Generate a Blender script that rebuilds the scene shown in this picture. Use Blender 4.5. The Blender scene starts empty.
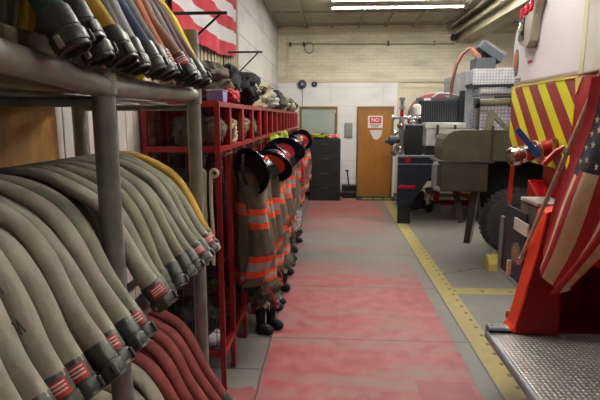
import bpy, math, random
from mathutils import Vector, Matrix, noise
random.seed(7)
C = bpy.context.scene.collection
PI = math.pi
sin, cos = math.sin, math.cos

# ------------------------------------------------------------------ materials
def srgb(h):
    h = h.lstrip('#')
    f = lambda v: v/12.92 if v <= .04045 else ((v+.055)/1.055)**2.4
    return tuple(f(int(h[i:i+2], 16)/255) for i in (0, 2, 4))

class NT:
    def __init__(s, name):
        s.m = bpy.data.materials.new(name); s.m.use_nodes = True
        s.t = s.m.node_tree; s.n = s.t.nodes; s.l = s.t.links
        s.b = s.n['Principled BSDF']
    def new(s, typ, **kw):
        n = s.n.new(typ)
        for k, v in kw.items(): setattr(n, k, v)
        return n
    def link(s, a, b): s.l.new(a, b)
    def math(s, op, a, b=None, c=None):
        n = s.new('ShaderNodeMath', operation=op)
        for i, x in enumerate((a, b, c)):
            if x is None: continue
            if isinstance(x, (int, float)): n.inputs[i].default_value = x
            else: s.link(x, n.inputs[i])
        return n.outputs[0]
    def mix(s, f, a, b):
        n = s.new('ShaderNodeMix', data_type='RGBA')
        for i, x in ((0, f), (6, a), (7, b)):
            if isinstance(x, (int, float)): n.inputs[i].default_value = x
            elif isinstance(x, tuple): n.inputs[i].default_value = (*x, 1)
            else: s.link(x, n.inputs[i])
        return n.outputs[2]
    def coord(s): return s.new('ShaderNodeTexCoord').outputs['Object']
    def xyz(s):
        n = s.new('ShaderNodeSeparateXYZ'); s.link(s.coord(), n.inputs[0]); return n.outputs
    def noise(s, scale, detail=4, vec=None, stretch=None):
        n = s.new('ShaderNodeTexNoise'); n.inputs['Scale'].default_value = scale; n.inputs['Detail'].default_value = detail
        v = vec or s.coord()
        if stretch:
            mp = s.new('ShaderNodeMapping'); mp.inputs['Scale'].default_value = stretch; s.link(v, mp.inputs[0]); v = mp.outputs[0]
        s.link(v, n.inputs['Vector']); return n.outputs['Fac']
    def ramp(s, f, lo, hi):
        n = s.new('ShaderNodeMapRange'); s.link(f, n.inputs[0])
        n.inputs[1].default_value = lo; n.inputs[2].default_value = hi; return n.outputs[0]
    def bump(s, h, strength=.3, dist=.01):
        n = s.new('ShaderNodeBump'); n.inputs['Strength'].default_value = strength; n.inputs['Distance'].default_value = dist
        s.link(h, n.inputs['Height']); s.link(n.outputs[0], s.b.inputs['Normal'])
    def col(s, x):
        if isinstance(x, tuple): s.b.inputs['Base Color'].default_value = (*x, 1)
        else: s.link(x, s.b.inputs['Base Color'])

def M(name, col, rough=.6, metal=0., amt=.25, scale=12, bump=0, stretch=None, spec=None):
    t = NT(name); c = srgb(col) if isinstance(col, str) else col
    f = t.noise(scale, 5, stretch=stretch)
    t.col(t.mix(t.ramp(f, .3, .7), tuple(x*(1-amt) for x in c), tuple(min(1, x*(1+amt*.7)) for x in c)))
    t.b.inputs['Roughness'].default_value = rough; t.b.inputs['Metallic'].default_value = metal
    if spec is not None: t.b.inputs['Specular IOR Level'].default_value = spec
    if bump: t.bump(t.noise(scale*4, 3, stretch=stretch), bump, .01)
    return t.m

def emit(name, col, strength):
    t = NT(name); t.col((.9, .9, .88)); t.b.inputs['Emission Color'].default_value = (*col, 1); t.b.inputs['Emission Strength'].default_value = strength
    return t.m

def tread(name, c, pitch=.035, rough=.35, metal=.85, strength=.5, hi=1.35, lo=.72):
    t = NT(name); x, y, z = t.xyz(); k = PI/pitch
    a = t.math('SINE', t.math('MULTIPLY', t.math('ADD', t.math('ADD', x, z), y), k))
    b = t.math('SINE', t.math('MULTIPLY', t.math('SUBTRACT', t.math('SUBTRACT', x, z), y), k))
    h = t.ramp(t.math('MULTIPLY', a, b), .1, .8)
    w = t.noise(5, 4)
    base = t.mix(t.ramp(w, .35, .7), tuple(v*lo for v in c), c)
    t.col(t.mix(h, base, tuple(min(1, v*hi) for v in c)))
    t.b.inputs['Roughness'].default_value = rough; t.b.inputs['Metallic'].default_value = metal
    t.bump(h, strength, .006); return t.m

m = {}
m['pipe'] = M('grey_pipe', '#8d8b80', .42, .15, .3, 9, .15)
m['pipe_dark'] = M('worn_steel_pipe', '#80837f', .34, .2, .3, 14, .15)
m['tan'] = M('tan_hose', '#a2998a', .88, 0, .2, 16, .25)
m['tan2'] = M('grey_tan_hose', '#908d7c', .88, 0, .22, 16, .25)
m['tan3'] = M('olive_tan_hose', '#86836d', .88, 0, .22, 14, .25)
m['yellow_hose'] = M('yellow_hose', '#b8922e', .8, 0, .2, 14, .2)
m['bright_yellow'] = M('bright_yellow_hose', '#e3c81e', .8, 0, .15, 14, .2)
m['red_hose'] = M('red_hose', '#7f332f', .8, 0, .25, 14, .2)
m['green_hose'] = M('green_hose', '#2d4f3c', .8, 0, .25, 14, .2)
m['olive_hose'] = M('olive_hose', '#4d4c3c', .8, 0, .25, 14, .2)
m['blue_hose'] = M('blue_hose', '#3b4560', .8, 0, .25, 14, .2)
m['lilac_hose'] = M('pale_lilac_hose', '#a5a3a8', .8, 0, .2, 14, .2)
m['orange_hose'] = M('orange_hose', '#b5633f', .8, 0, .25, 14, .2)
m['salmon_hose'] = M('salmon_hose', '#9a6a55', .8, 0, .25, 14, .2)
m['maroon_hose'] = M('maroon_hose', '#5d3b38', .8, 0, .25, 14, .2)
m['grey_hose'] = M('grey_hose', '#6f7070', .8, 0, .25, 14, .2)
m['coupling'] = M('dark_anodised_coupling', '#50524a', .42, .45, .3, 20, .1)
m['lug'] = M('worn_lug', '#b3aea2', .35, .7, .3, 30)
m['tag_red'] = M('red_tag', '#c02a2c', .6, 0, .1, 20)
m['tag_white'] = M('white_ink', '#e2d5cf', .6, 0, .05, 20)
m['ink'] = M('dark_ink', '#4a4438', .9, 0, .1, 20)
m['plank'] = M('old_timber', '#8f8368', .8, 0, .35, 10, .3, (1, .15, 1))
m['locker'] = M('red_locker_paint', '#8f141b', .38, .05, .2, 8)
m['wire'] = M('dark_red_wire', '#5a2426', .5, .3, .2, 20)
m['coat'] = M('khaki_brown_cloth', '#6b6252', .92, 0, .28, 9, .35)
m['coat2'] = M('dark_khaki_cloth', '#5c5647', .92, 0, .28, 9, .35)
m['coat_dark'] = M('black_cloth', '#1b1b1e', .9, 0, .3, 9, .35)
m['cream'] = M('cream_cloth', '#b9ad90', .9, 0, .25, 9, .35)
m['offwhite'] = M('offwhite_cloth', '#c9c3b4', .9, 0, .2, 9, .35)
m['orange'] = M('fluorescent_orange_tape', '#f2512a', .6, 0, .08, 20)
m['silver'] = M('silver_tape', '#a9a7a4', .4, .3, .12, 30)
m['lime'] = M('lime_cloth', '#a9b83c', .8, 0, .2, 12)
m['pink'] = M('pink_cloth', '#c8716c', .8, 0, .2, 12)
m['red_cloth'] = M('red_cloth', '#a3202a', .85, 0, .2, 9, .3)
m['reel_red'] = M('dark_red_reel', '#7a1a26', .45, 0, .2, 6)
m['navy'] = M('navy_helmet_shell', '#181e33', .22, 0, .25, 10)
m['black_gloss'] = M('black_helmet_shell', '#121214', .25, 0, .25, 10)
m['flap'] = M('dark_flap_rubber', '#2b2d31', .5, 0, .2, 10)
m['rubber'] = M('black_rubber', '#17171a', .75, 0, .3, 15, .2)
m['tyre'] = M('tyre_rubber', '#38383b', .85, 0, .25, 18, .3)
m['black'] = M('black_paint', '#151619', .4, .1, .3, 12)
m['blue_black'] = M('blue_black_paint', '#1d2230', .4, .1, .3, 12)
m['dark_grey'] = M('dark_grey_plastic', '#3b3e43', .5, 0, .2, 12)
m['grey_metal'] = M('grey_metal', '#8a8d93', .4, .4, .2, 12)
m['chrome'] = M('chrome', '#c9c6bf', .18, .95, .12, 20)
m['brass'] = M('brass', '#a88a4a', .3, .9, .2, 20)
m['alu'] = M('aluminium_chest', '#c5c4be', .4, .3, .15, 10)
m['rope'] = M('cotton_rope', '#c9bea0', .9, 0, .2, 40, .4)
m['truck_white'] = M('white_truck_gelcoat', '#e2dddf', .22, 0, .04, 2)
m['truck_cream'] = M('pale_yellow_seal', '#cfcba6', .4, 0, .08, 6)
m['truck_red'] = M('red_truck_paint', '#a0161a', .25, .0, .12, 4)
m['lit_fender_red'] = M('lit_fender_paint', '#ee4420', .35, 0, .08, 5)  # fender red with the light on its edge put into the colour
m['winch'] = M('pale_olive_paint', '#827d62', .5, .05, .2, 6)
m['olive'] = M('olive_drab_paint', '#4d4a37', .5, .05, .22, 6)
m['olive_dark'] = M('dark_olive_paint', '#3b362e', .5, .05, .22, 6)
m['lampbox'] = M('beige_lamp_housing', '#a09887', .4, .2, .15, 10)
m['lens_red'] = M('red_lens', '#b0142e', .15, 0, .1, 10)
m['blue_handle'] = M('blue_lever', '#1f4f98', .35, 0, .12, 10)
m['chock'] = M('yellow_chock', '#d1bd62', .7, 0, .15, 10)
m['flag_red'] = M('flag_red', '#a8222c', .85, 0, .1, 10)
m['flag_red_wall'] = M('flag_red_light', '#b82a3a', .85, 0, .08, 10)
m['flag_cream'] = M('flag_cream', '#d0bd98', .85, 0, .12, 10)
m['flag_white'] = M('flag_white', '#cfcbca', .85, 0, .06, 10)
m['flag_blue'] = M('flag_blue', '#1a1d2c', .85, 0, .15, 10)
m['pole_wood'] = M('varnished_pole', '#cbbb9c', .4, 0, .25, 8, 0, (6, 6, 1))
m['card'] = M('weathered_board', '#71675e', .85, 0, .25, 12, .2)
m['white_plain'] = M('white_plain', '#cfccc4', .6, 0, .06, 6)
m['purple'] = M('purple_plastic', '#7672a8', .35, 0, .12, 8)
m['door_wood'] = M('varnished_oak', '#a06a2c', .35, 0, .16, 3, 0, (14, 14, 1))
m['door_frame'] = M('brown_frame', '#7d5a34', .5, 0, .2, 6)
m['grey_box'] = M('sage_grey_metal', '#8e9183', .5, .1, .1, 8)
m['cabinet'] = M('black_green_steel', '#23261f', .4, .2, .25, 7)
m['mat_green'] = M('lime_mat', '#8f9a45', .9, 0, .35, 20, .3)
m['conduit'] = M('painted_conduit', '#a89a78', .5, .1, .15, 8)
m['plywood'] = M('plywood', '#d29c54', .6, 0, .3, 5, .1, (1, 2.5, 1))
m['slat'] = M('old_slat_board', '#b7a98a', .7, 0, .25, 7, .1, (5, 5, .6))
m['slat_gap'] = M('dark_gap', '#4a4034', .9, 0, .2, 7)
m['stud_white'] = M('white_boards', '#cfcac2', .6, 0, .08, 5)
m['lilac_tread'] = tread('lilac_diamond_plate', srgb('#a297a2'), .06, .4, .45, .5, 1.5)
m['grey_tread'] = tread('grey_diamond_plate', srgb('#bcbabc'), .05, .35, .6, .5)
m['step_tread'] = tread('step_diamond_plate', srgb('#b5b1ab'), .028, .38, .6, .5, 1.35, .75)
m['housing'] = M('lamp_housing_white', '#d8d4c4', .5, 0, .05, 5)
m['tube'] = emit('lit_tube', (1, .99, .97), 62)
m['hull'] = M('brown_hose_rubber', '#5a2d28', .45, 0, .2, 10)

# chevron stripes
t = NT('chevron_stripes'); x, y, z = t.xyz()
f = t.math('FRACT', t.math('DIVIDE', t.math('SUBTRACT', t.math('SUBTRACT', y, z), 1.46-3.1), .31))
t.col(t.mix(t.math('LESS_THAN', f, .46), srgb('#8c1c26'), srgb('#dcdc12'))); t.b.inputs['Roughness'].default_value = .3
m['chevron'] = t.m

# floor
t = NT('painted_concrete'); x, y, z = t.xyz()
def band(v, a, b): return t.math('MULTIPLY', t.math('GREATER_THAN', v, a), t.math('LESS_THAN', v, b))
n1 = t.noise(.9, 6); n2 = t.noise(7, 5); n3 = t.noise(1.1, 6, stretch=(.55, 2.2, 1)); n4 = t.noise(30, 3); n5 = t.noise(2.5, 7, stretch=(.5, 3.0, 1))
conc = t.mix(t.ramp(n1, .3, .7), srgb('#6f6d67'), srgb('#8d8a83'))
conc = t.mix(t.math('MULTIPLY', t.ramp(n2, .45, .75), .35), conc, srgb('#6e6a62'))
redc = t.mix(t.ramp(n2, .3, .7), srgb('#963c44'), srgb('#b05c61'))
# worn away grey in the middle distance
mid = t.math('MULTIPLY', t.ramp(y, 5.4, 6.2), t.math('SUBTRACT', 1, t.ramp(y, 7.6, 9.6)))
w = t.math('ADD', t.math('ADD', t.math('MULTIPLY', n3, .5), t.math('MULTIPLY', n5, .4)), t.math('MULTIPLY', mid, .22))
w = t.math('ADD', w, t.math('MULTIPLY', t.math('SUBTRACT', n2, .5), .25))
w = t.math('ADD', w, t.math('MULTIPLY', t.ramp(y, 8.5, 11), .06))
keep = t.math('SUBTRACT', 1, t.ramp(w, .42, .70))
patch = t.math('MULTIPLY', band(x, .62, 1.0), band(y, 2.4, 3.27))
keep = t.math('MAXIMUM', keep, patch)
edge = t.math('MULTIPLY', t.math('SUBTRACT', n2, .5), .05)
pathm = t.math('MULTIPLY', band(t.math('ADD', x, edge), -.48, 1.04), t.math('LESS_THAN', y, 11.2))
spill = t.math('MULTIPLY', t.math('MULTIPLY', band(x, -.75, -.48), t.math('LESS_THAN', t.math('ADD', y, t.math('MULTIPLY', n2, .4)), 3.28)), .8)
red_m = t.math('MAXIMUM', t.math('MULTIPLY', t.math('MULTIPLY', keep, pathm), .93), spill)
redc = t.mix(t.math('MULTIPLY', patch, .6), redc, srgb('#8c3a40'))
col = t.mix(red_m, conc, redc)
stripe = band(x, 1.18, 1.357)
cross = t.math('MULTIPLY', band(y, 5.06, 5.25), t.math('GREATER_THAN', x, 1.30))
ym = t.math('MAXIMUM', stripe, cross)
ym = t.math('MULTIPLY', ym, t.math('SUBTRACT', 1, t.math('MULTIPLY', t.ramp(n2, .55, .8), .55)))
col = t.mix(ym, col, t.mix(t.ramp(n1, .3, .7), srgb('#9c8a52'), srgb('#b8a768')))
# dark scuffs along the stripes
def dots(u, v, u0, per, ru, rv):
    fv = t.math('SUBTRACT', t.math('FRACT', t.math('DIVIDE', v, per)), .5)
    du = t.math('DIVIDE', t.math('SUBTRACT', u, u0), ru); dv = t.math('DIVIDE', t.math('MULTIPLY', fv, per), rv)
    return t.math('LESS_THAN', t.math('ADD', t.math('MULTIPLY', du, du), t.math('MULTIPLY', dv, dv)), 1)
d1 = t.math('MULTIPLY', dots(x, y, 1.315, .165, .016, .022), t.math('LESS_THAN', y, 8))
d2 = t.math('MULTIPLY', dots(y, x, 5.15, .3, .02, .022), t.math('GREATER_THAN', x, 1.35))
col = t.mix(t.math('MULTIPLY', t.math('MAXIMUM', d1, d2), .8), col, srgb('#2c2820'))
# joints and cracks
def line(v, a, w): return t.math('LESS_THAN', t.math('ABSOLUTE', t.math('SUBTRACT', v, a)), w)
wob = t.math('MULTIPLY', t.math('SUBTRACT', t.noise(3, 5), .5), .07)
j = line(t.math('ADD', x, t.math('MULTIPLY', wob, .4)), -.485, .007)
for yy in (3.9, 5.2, 6.5, 7.8, 9.1): j = t.math('MAXIMUM', j, t.math('MULTIPLY', line(y, yy, .006), t.math('LESS_THAN', x, 1.18)))
j = t.math('MAXIMUM', j, t.math('MULTIPLY', line(y, 3.36, .008), t.math('LESS_THAN', x, -.48)))
j = t.math('MAXIMUM', j, line(x, 1.168, .007))
crk = t.math('MULTIPLY', line(t.math('ADD', t.math('ADD', y, t.math('MULTIPLY', x, -.55)), t.math('MULTIPLY', wob, 4)), 4.95, .012), t.math('GREATER_THAN', x, 1.36))
j = t.math('MAXIMUM', j, crk)
col = t.mix(t.math('MULTIPLY', j, .75), col, srgb('#35322c'))
t.col(col); t.b.inputs['Roughness'].default_value = .5
t.link(t.ramp(n1, -.3, 1.2), t.b.inputs['Roughness'])
t.bump(t.math('ADD', n4, t.math('MULTIPLY', j, -2)), .15, .004)
m['floor'] = t.m

def brickmat(name, c1, c2, mortar, scale, bw, bh, offset=.5, rot=(PI/2, 0, 0), msize=.008, bump=.25, dirt='#8d8468', dirt_amt=.4):
    t = NT(name); mp = t.new('ShaderNodeMapping'); mp.inputs['Rotation'].default_value = rot
    t.link(t.coord(), mp.inputs[0]); b = t.new('ShaderNodeTexBrick'); t.link(mp.outputs[0], b.inputs[0])
    b.offset = offset
    b.inputs['Color1'].default_value = (*srgb(c1), 1); b.inputs['Color2'].default_value = (*srgb(c2), 1); b.inputs['Mortar'].default_value = (*srgb(mortar), 1)
    b.inputs['Scale'].default_value = scale; b.inputs['Mortar Size'].default_value = msize; b.inputs['Brick Width'].default_value = bw; b.inputs['Row Height'].default_value = bh
    n = t.noise(1.3, 7, stretch=(1, 1, 2.5))
    t.col(t.mix(t.math('MULTIPLY', t.ramp(n, .48, .72), dirt_amt), b.outputs['Color'], srgb(dirt)))
    t.b.inputs['Roughness'].default_value = .6
    t.bump(t.math('SUBTRACT', 1, b.outputs['Fac']), bump, .01); return t.m
m['cream_brick'] = brickmat('cream_painted_brick', '#e2d9bf', '#ddd4b9', '#d5cbb0', 1, .21, .075, dirt_amt=.5)
m['white_block'] = brickmat('white_painted_block', '#dad7d0', '#d2cec7', '#a9a59d', 1, .42, .21, 0, (PI/2, 0, PI/2), dirt='#96908a', dirt_amt=.35)
m['white_wall'] = brickmat('white_painted_wall', '#e6e3dd', '#e3e0da', '#d6d3cc', 1, 1.2, .42, 0, dirt='#aaa498', dirt_amt=.3, bump=.1)
m['cream_wall'] = M('cream_painted_boards', '#cfc5a8', .6, 0, .1, 3)
m['ceiling'] = M('beige_ceiling_boards', '#a8a08e', .8, 0, .12, 4)
m['beam'] = M('painted_timber', '#a59a80', .7, 0, .25, 5, .1, (4, .5, 4))
t = NT('frosted_glass'); n = t.noise(40, 2)
t.col(t.mix(t.ramp(t.noise(2, 3), .3, .7), srgb('#93a095'), srgb('#a8b3a8'))); t.b.inputs['Roughness'].default_value = .35; t.bump(n, .2, .003)
m['frosted'] = t.m

# ------------------------------------------------------------------ mesh builder
class MB:
    def __init__(s, dx=0, dy=0): s.v = []; s.f = []; s.mi = []; s.cur = 0; s.dx = dx; s.dy = dy
    def add(s, vs, fs):
        o = len(s.v); s.v += [(p[0]+s.dx, p[1]+s.dy, p[2]) for p in vs]
        for f in fs: s.f.append(tuple(o+i for i in f)); s.mi.append(s.cur)
        return s
    def box(s, x0, x1, y0, y1, z0, z1):
        vs = [(x, y, z) for z in (z0, z1) for y in (y0, y1) for x in (x0, x1)]
        return s.add(vs, [(0, 2, 3, 1), (4, 5, 7, 6), (0, 1, 5, 4), (2, 6, 7, 3), (0, 4, 6, 2), (1, 3, 7, 5)])
    def bar(s, a, b, w, h, up=(0, 0, 1)):
        a = Vector(a); b = Vector(b); d = (b-a).normalized(); up = Vector(up)
        if abs(d.dot(up)) > .95: up = Vector((1, 0, 0))
        r = d.cross(up).normalized(); u = r.cross(d)
        vs = [p+r*(i*w/2)+u*(j*h/2) for p in (a, b) for j in (-1, 1) for i in (-1, 1)]
        return s.add(vs, [(0, 2, 3, 1), (4, 5, 7, 6), (0, 1, 5, 4), (2, 6, 7, 3), (0, 4, 6, 2), (1, 3, 7, 5)])
    def tube(s, pts, r, n=12, ry=None, side=None, cap=True):
        """round or oval sweep; r (and ry) number or list; SIDE fixes the r axis"""
        P = [Vector(p) for p in pts]; k = len(P); vs = []; prev = None
        for i, p in enumerate(P):
            d = (P[min(i+1, k-1)]-P[max(i-1, 0)]).normalized()
            if side is not None: a = Vector(side); a = (a-d*a.dot(d)).normalized()
            elif prev is None: a = d.orthogonal().normalized()
            else: a = (prev-d*prev.dot(d)).normalized()
            prev = a; b = d.cross(a)
            ra = r[i] if isinstance(r, (list, tuple)) else r
            rb = ra if ry is None else (ry[i] if isinstance(ry, (list, tuple)) else ry)
            vs += [p+a*(ra*cos(2*PI*q/n))+b*(rb*sin(2*PI*q/n)) for q in range(n)]
        fs = [(i*n+q, i*n+(q+1) % n, (i+1)*n+(q+1) % n, (i+1)*n+q) for i in range(k-1) for q in range(n)]
        if cap: fs += [tuple(range(n-1, -1, -1)), tuple((k-1)*n+q for q in range(n))]
        return s.add(vs, fs)
    def lathe(s, prof, c=(0, 0, 0), axis=(0, 0, 1), n=24, sx=1, sy=1):
        """prof: (radius, height) pairs"""
        ax = Vector(axis).normalized(); a = ax.orthogonal().normalized() if abs(ax.z) < .99 else Vector((1, 0, 0)); b = ax.cross(a); c = Vector(c); vs = []
        for r, h in prof: vs += [c+ax*h+a*(r*sx*cos(2*PI*q/n))+b*(r*sy*sin(2*PI*q/n)) for q in range(n)]
        k = len(prof)
        fs = [(i*n+q, i*n+(q+1) % n, (i+1)*n+(q+1) % n, (i+1)*n+q) for i in range(k-1) for q in range(n)]
        if prof[0][0] > 1e-6: fs.append(tuple(range(n-1, -1, -1)))
        if prof[-1][0] > 1e-6: fs.append(tuple((k-1)*n+q for q in range(n)))
        return s.add(vs, fs)
    def prism(s, poly, a, b, plane='yz'):
        """poly in a plane, swept along the third axis from a to b"""
        def P(u, v, w): return (w, u, v) if plane == 'yz' else (u, w, v) if plane == 'xz' else (u, v, w)
        n = len(poly); vs = [P(u, v, a) for u, v in poly]+[P(u, v, b) for u, v in poly]
        return s.add(vs, [tuple(range(n-1, -1, -1)), tuple(range(n, 2*n))]+[(i, (i+1) % n, n+(i+1) % n, n+i) for i in range(n)])
    def grid(s, fn, nu, nv):
        vs = [fn(i/nu, j/nv) for j in range(nv+1) for i in range(nu+1)]
        return s.add(vs, [(j*(nu+1)+i, j*(nu+1)+i+1, (j+1)*(nu+1)+i+1, (j+1)*(nu+1)+i) for j in range(nv) for i in range(nu)])
    def blob(s, c, hx, hy, hz, seed, amp=.22, fr=3.2, e=.75, nu=60, nv=34, flat=True):
        """crumpled cloth: superellipsoid with ridged folds, resting on z=c.z"""
        vs = []; sg = lambda q: math.copysign(abs(q)**e, q); S = Vector((seed*3.7, seed*1.3, seed*.7))
        for j in range(nv+1):
            ph = -PI/2+PI*j/nv
            for i in range(nu):
                th = 2*PI*i/nu; d = Vector((sg(cos(ph))*sg(cos(th)), sg(cos(ph))*sg(sin(th)), sg(sin(ph))))
                q = d*fr*.45+S; w = Vector((noise.noise(q*1.3), noise.noise(q*1.3+Vector((9, 2, 4))), noise.noise(q*1.3+Vector((3, 8, 1)))))*.7
                rd = 1-2*abs(noise.noise((q+w)*1.5+Vector((5, 5, 5)))); r2 = 1-2*abs(noise.noise((q+w)*3.6))
                d = d*(1+amp*(noise.noise(q)*.8+.55*(rd-.5)+.28*(r2-.5)))
                zz = d.z*hz+hz
                if flat: zz = max(0, zz)
                vs.append((c[0]+d.x*hx, c[1]+d.y*hy, c[2]+zz))
        return s.add(vs, [(j*nu+i, j*nu+(i+1) % nu, (j+1)*nu+(i+1) % nu, (j+1)*nu+i) for j in range(nv) for i in range(nu)])
    def build(s, name, mats, parent=None, smooth=None, bevel=0, solid=0, sub=0, seg=2, label=None):
        me = bpy.data.meshes.new(name); me.from_pydata(s.v, [], s.f)
        for q in (mats if isinstance(mats, (list, tuple)) else [mats]): me.materials.append(q)
        me.polygons.foreach_set('material_index', s.mi)
        import bmesh
        bm = bmesh.new(); bm.from_mesh(me); bmesh.ops.recalc_face_normals(bm, faces=bm.faces); bm.to_mesh(me); bm.free()
        o = bpy.data.objects.new(name, me); C.objects.link(o)
        if smooth is not None:
            for p in me.polygons: p.use_smooth = True
            me.set_sharp_from_angle(angle=math.radians(smooth))
        if solid: q = o.modifiers.new('s', 'SOLIDIFY'); q.thickness = solid; q.offset = 0
        if bevel: q = o.modifiers.new('b', 'BEVEL'); q.width = bevel; q.segments = seg; q.limit_method = 'ANGLE'; q.angle_limit = math.radians(35)
        if sub: q = o.modifiers.new('d', 'SUBSURF'); q.levels = sub; q.render_levels = sub
        if parent:
            o.parent = parent
            T = Matrix.Identity(4); p = parent
            T = (Matrix.Translation(-Vector(parent['at'])) if 'at' in parent.keys() else Matrix.Identity(4))
            o.matrix_parent_inverse = T
        if label: o['label'] = label
        return o

def tag(o, label, cat, group=None):
    o['label'] = label; o['category'] = cat
    if group: o['group'] = group
    return o
def thing(name, label, cat, loc=(0, 0, 0), group=None, world=True):
    """an Empty at the thing's base; with WORLD its parts are written in room coordinates"""
    o = bpy.data.objects.new(name, None); C.objects.link(o); o.location = loc; o.empty_display_size = .1
    if world: o['at'] = loc
    return tag(o, label, cat, group)
def struct(name, mb, mat, parent=None, **kw):
    o = mb.build(name, mat, parent, **kw)
    if not parent: o['kind'] = 'structure'
    return o
def kids(o): return [c for c in bpy.data.objects if c.parent == o]
def dup(o, loc=None, rot=None, label=None, group=None, parent=None, index=None):
    index = index if index is not None else None
    c = o.copy(); C.objects.link(c)
    if parent: c.parent = parent
    if loc is not None: c.location = loc
    if rot is not None: c.rotation_euler = rot
    if label: c['label'] = label
    if group: c['group'] = group
    for k in kids(o):
        if k.name != c.name: dup(k, parent=c)
    return c
def text(body, size, loc, rot, mat, name='lettering', parent=None, extrude=.001, bold=0):
    cu = bpy.data.curves.new(name, 'FONT'); cu.body = body; cu.size = size; cu.extrude = extrude; cu.align_x = 'CENTER'; cu.align_y = 'CENTER'; cu.offset = bold
    cu.materials.append(mat); o = bpy.data.objects.new(name, cu); C.objects.link(o); o.location = loc; o.rotation_euler = rot
    me = bpy.data.meshes.new_from_object(o.evaluated_get(bpy.context.evaluated_depsgraph_get())); me.name = name
    if not me.materials: me.materials.append(mat)
    bpy.data.objects.remove(o); bpy.data.curves.remove(cu)
    o = bpy.data.objects.new(name, me); C.objects.link(o); o.location = loc; o.rotation_euler = rot
    if parent:
        o.parent = parent
        o.matrix_parent_inverse = Matrix.Translation(-Vector(parent['at'])) if 'at' in parent.keys() else Matrix.Identity(4)
    return o
ORD = ['first', 'second', 'third', 'fourth', 'fifth', 'sixth', 'seventh', 'eighth', 'ninth', 'tenth', 'eleventh', 'twelfth', 'thirteenth', 'fourteenth', 'fifteenth', 'sixteenth', 'seventeenth', 'eighteenth']

# ------------------------------------------------------------------ the room
CZ = 3.88; WX = -1.22; BY = 11.58
struct('floor', MB().box(WX-.15, 9.2, -4.2, BY+.15, -.12, 0), m['floor'])
c = MB().box(WX-.15, 9.2, -4.2, BY+.15, CZ, CZ+.1)
for i in range(18): c.box(-1.2+i*.6, -1.16+i*.6, -4, BY, CZ-.045, CZ)
for i in range(13): c.box(WX, 9, -3.4+i*1.22, -3.36+i*1.22, CZ-.03, CZ)
struct('ceiling', c, m['ceiling'])
struct('wall_back', MB().box(WX-.15, 9.2, BY, BY+.15, 0, CZ), m['cream_brick'])
struct('wall_right', MB().box(9.05, 9.2, -4.2, BY, 0, CZ), m['cream_wall'])
struct('wall_front', MB().box(WX-.15, 9.2, -4.2, -4.05, 0, CZ), m['cream_wall'])
struct('wall_left', MB().box(WX-.15, WX, -4.05, BY, 0, CZ), m['white_block'])
# left wall: upright boards near the rack, open slats behind the hung flag
b = MB()
for i in range(16): b.box(WX, WX+.012, 1.95+i*.115, 2.055+i*.115, 0, 2.6)
struct('trim_1', b, m['stud_white'], bevel=.003)
b = MB().box(WX, WX+.006, 3.3, 6.55, 2.0, CZ); b.cur = 1
for i in range(23): b.box(WX+.006, WX+.03, 3.32+i*.14, 3.41+i*.14, 2.0, CZ)
struct('trim_2', b, [m['slat_gap'], m['slat']])
# back wall: white lower wall, cream boarded part, mouldings
struct('trim_3', MB().box(WX, 1.52, BY-.05, BY, 0, 2.66), m['white_wall'])
b = MB().box(1.52, 9, BY-.035, BY, 0, 2.62)
struct('trim_4', b, m['cream_wall'])
b = MB().box(WX, 9, BY-.075, BY-.05, 2.63, 2.70).box(1.52, 1.58, BY-.06, BY-.035, 0, 2.63).box(1.62, 3.6, BY-.06, BY-.035, 2.50, 2.55).box(3.6, 3.66, BY-.06, BY-.035, 0, 2.55)
struct('trim_5', b, m['cream_wall'], bevel=.004)
b = MB().box(WX, 9, BY-.03, BY, 3.68, 3.74).box(-1.02, -.97, BY-.03, BY, 2.70, 3.68)
struct('trim_6', b, m['cream_wall'])
struct('baseboard_back', MB().box(WX, .62, BY-.065, BY-.05, 0, .09).box(1.50, 9, BY-.065, BY-.05, 0, .09), m['door_frame'])

# window
w = struct('window_1', MB().box(-.66, .10, BY-.075, BY-.05, 1.38, 2.03), m['frosted'])
b = MB().box(-.72, -.66, BY-.10, BY-.05, 1.32, 2.09).box(.10, .16, BY-.10, BY-.05, 1.32, 2.09).box(-.66, .10, BY-.10, BY-.05, 2.03, 2.09).box(-.66, .10, BY-.10, BY-.05, 1.32, 1.38)
struct('window_frame', b, m['door_frame'], w, bevel=.004)
struct('window_latch', MB().box(.03, .13, BY-.115, BY-.1, 1.95, 2.0), m['cream'], w)
# door
d = struct('door_1', MB().box(.66, 1.40, BY-.075, BY-.045, .02, 2.03), m['door_wood'])
b = MB().box(.61, .66, BY-.10, BY-.05, 0, 2.09).box(1.40, 1.45, BY-.10, BY-.05, 0, 2.09).box(.66, 1.40, BY-.10, BY-.05, 2.03, 2.09)
struct('door_frame', b, m['door_frame'], d, bevel=.004)
k = MB().lathe([(.03, 0), (.032, .01), (.012, .015), (.012, .035), (.028, .045), (.03, .06), (.02, .075), (.0, .078)], (1.33, BY-.075, .95), (0, -1, 0), 20)
struct('door_knob', k, m['chrome'], d, smooth=40)

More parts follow.
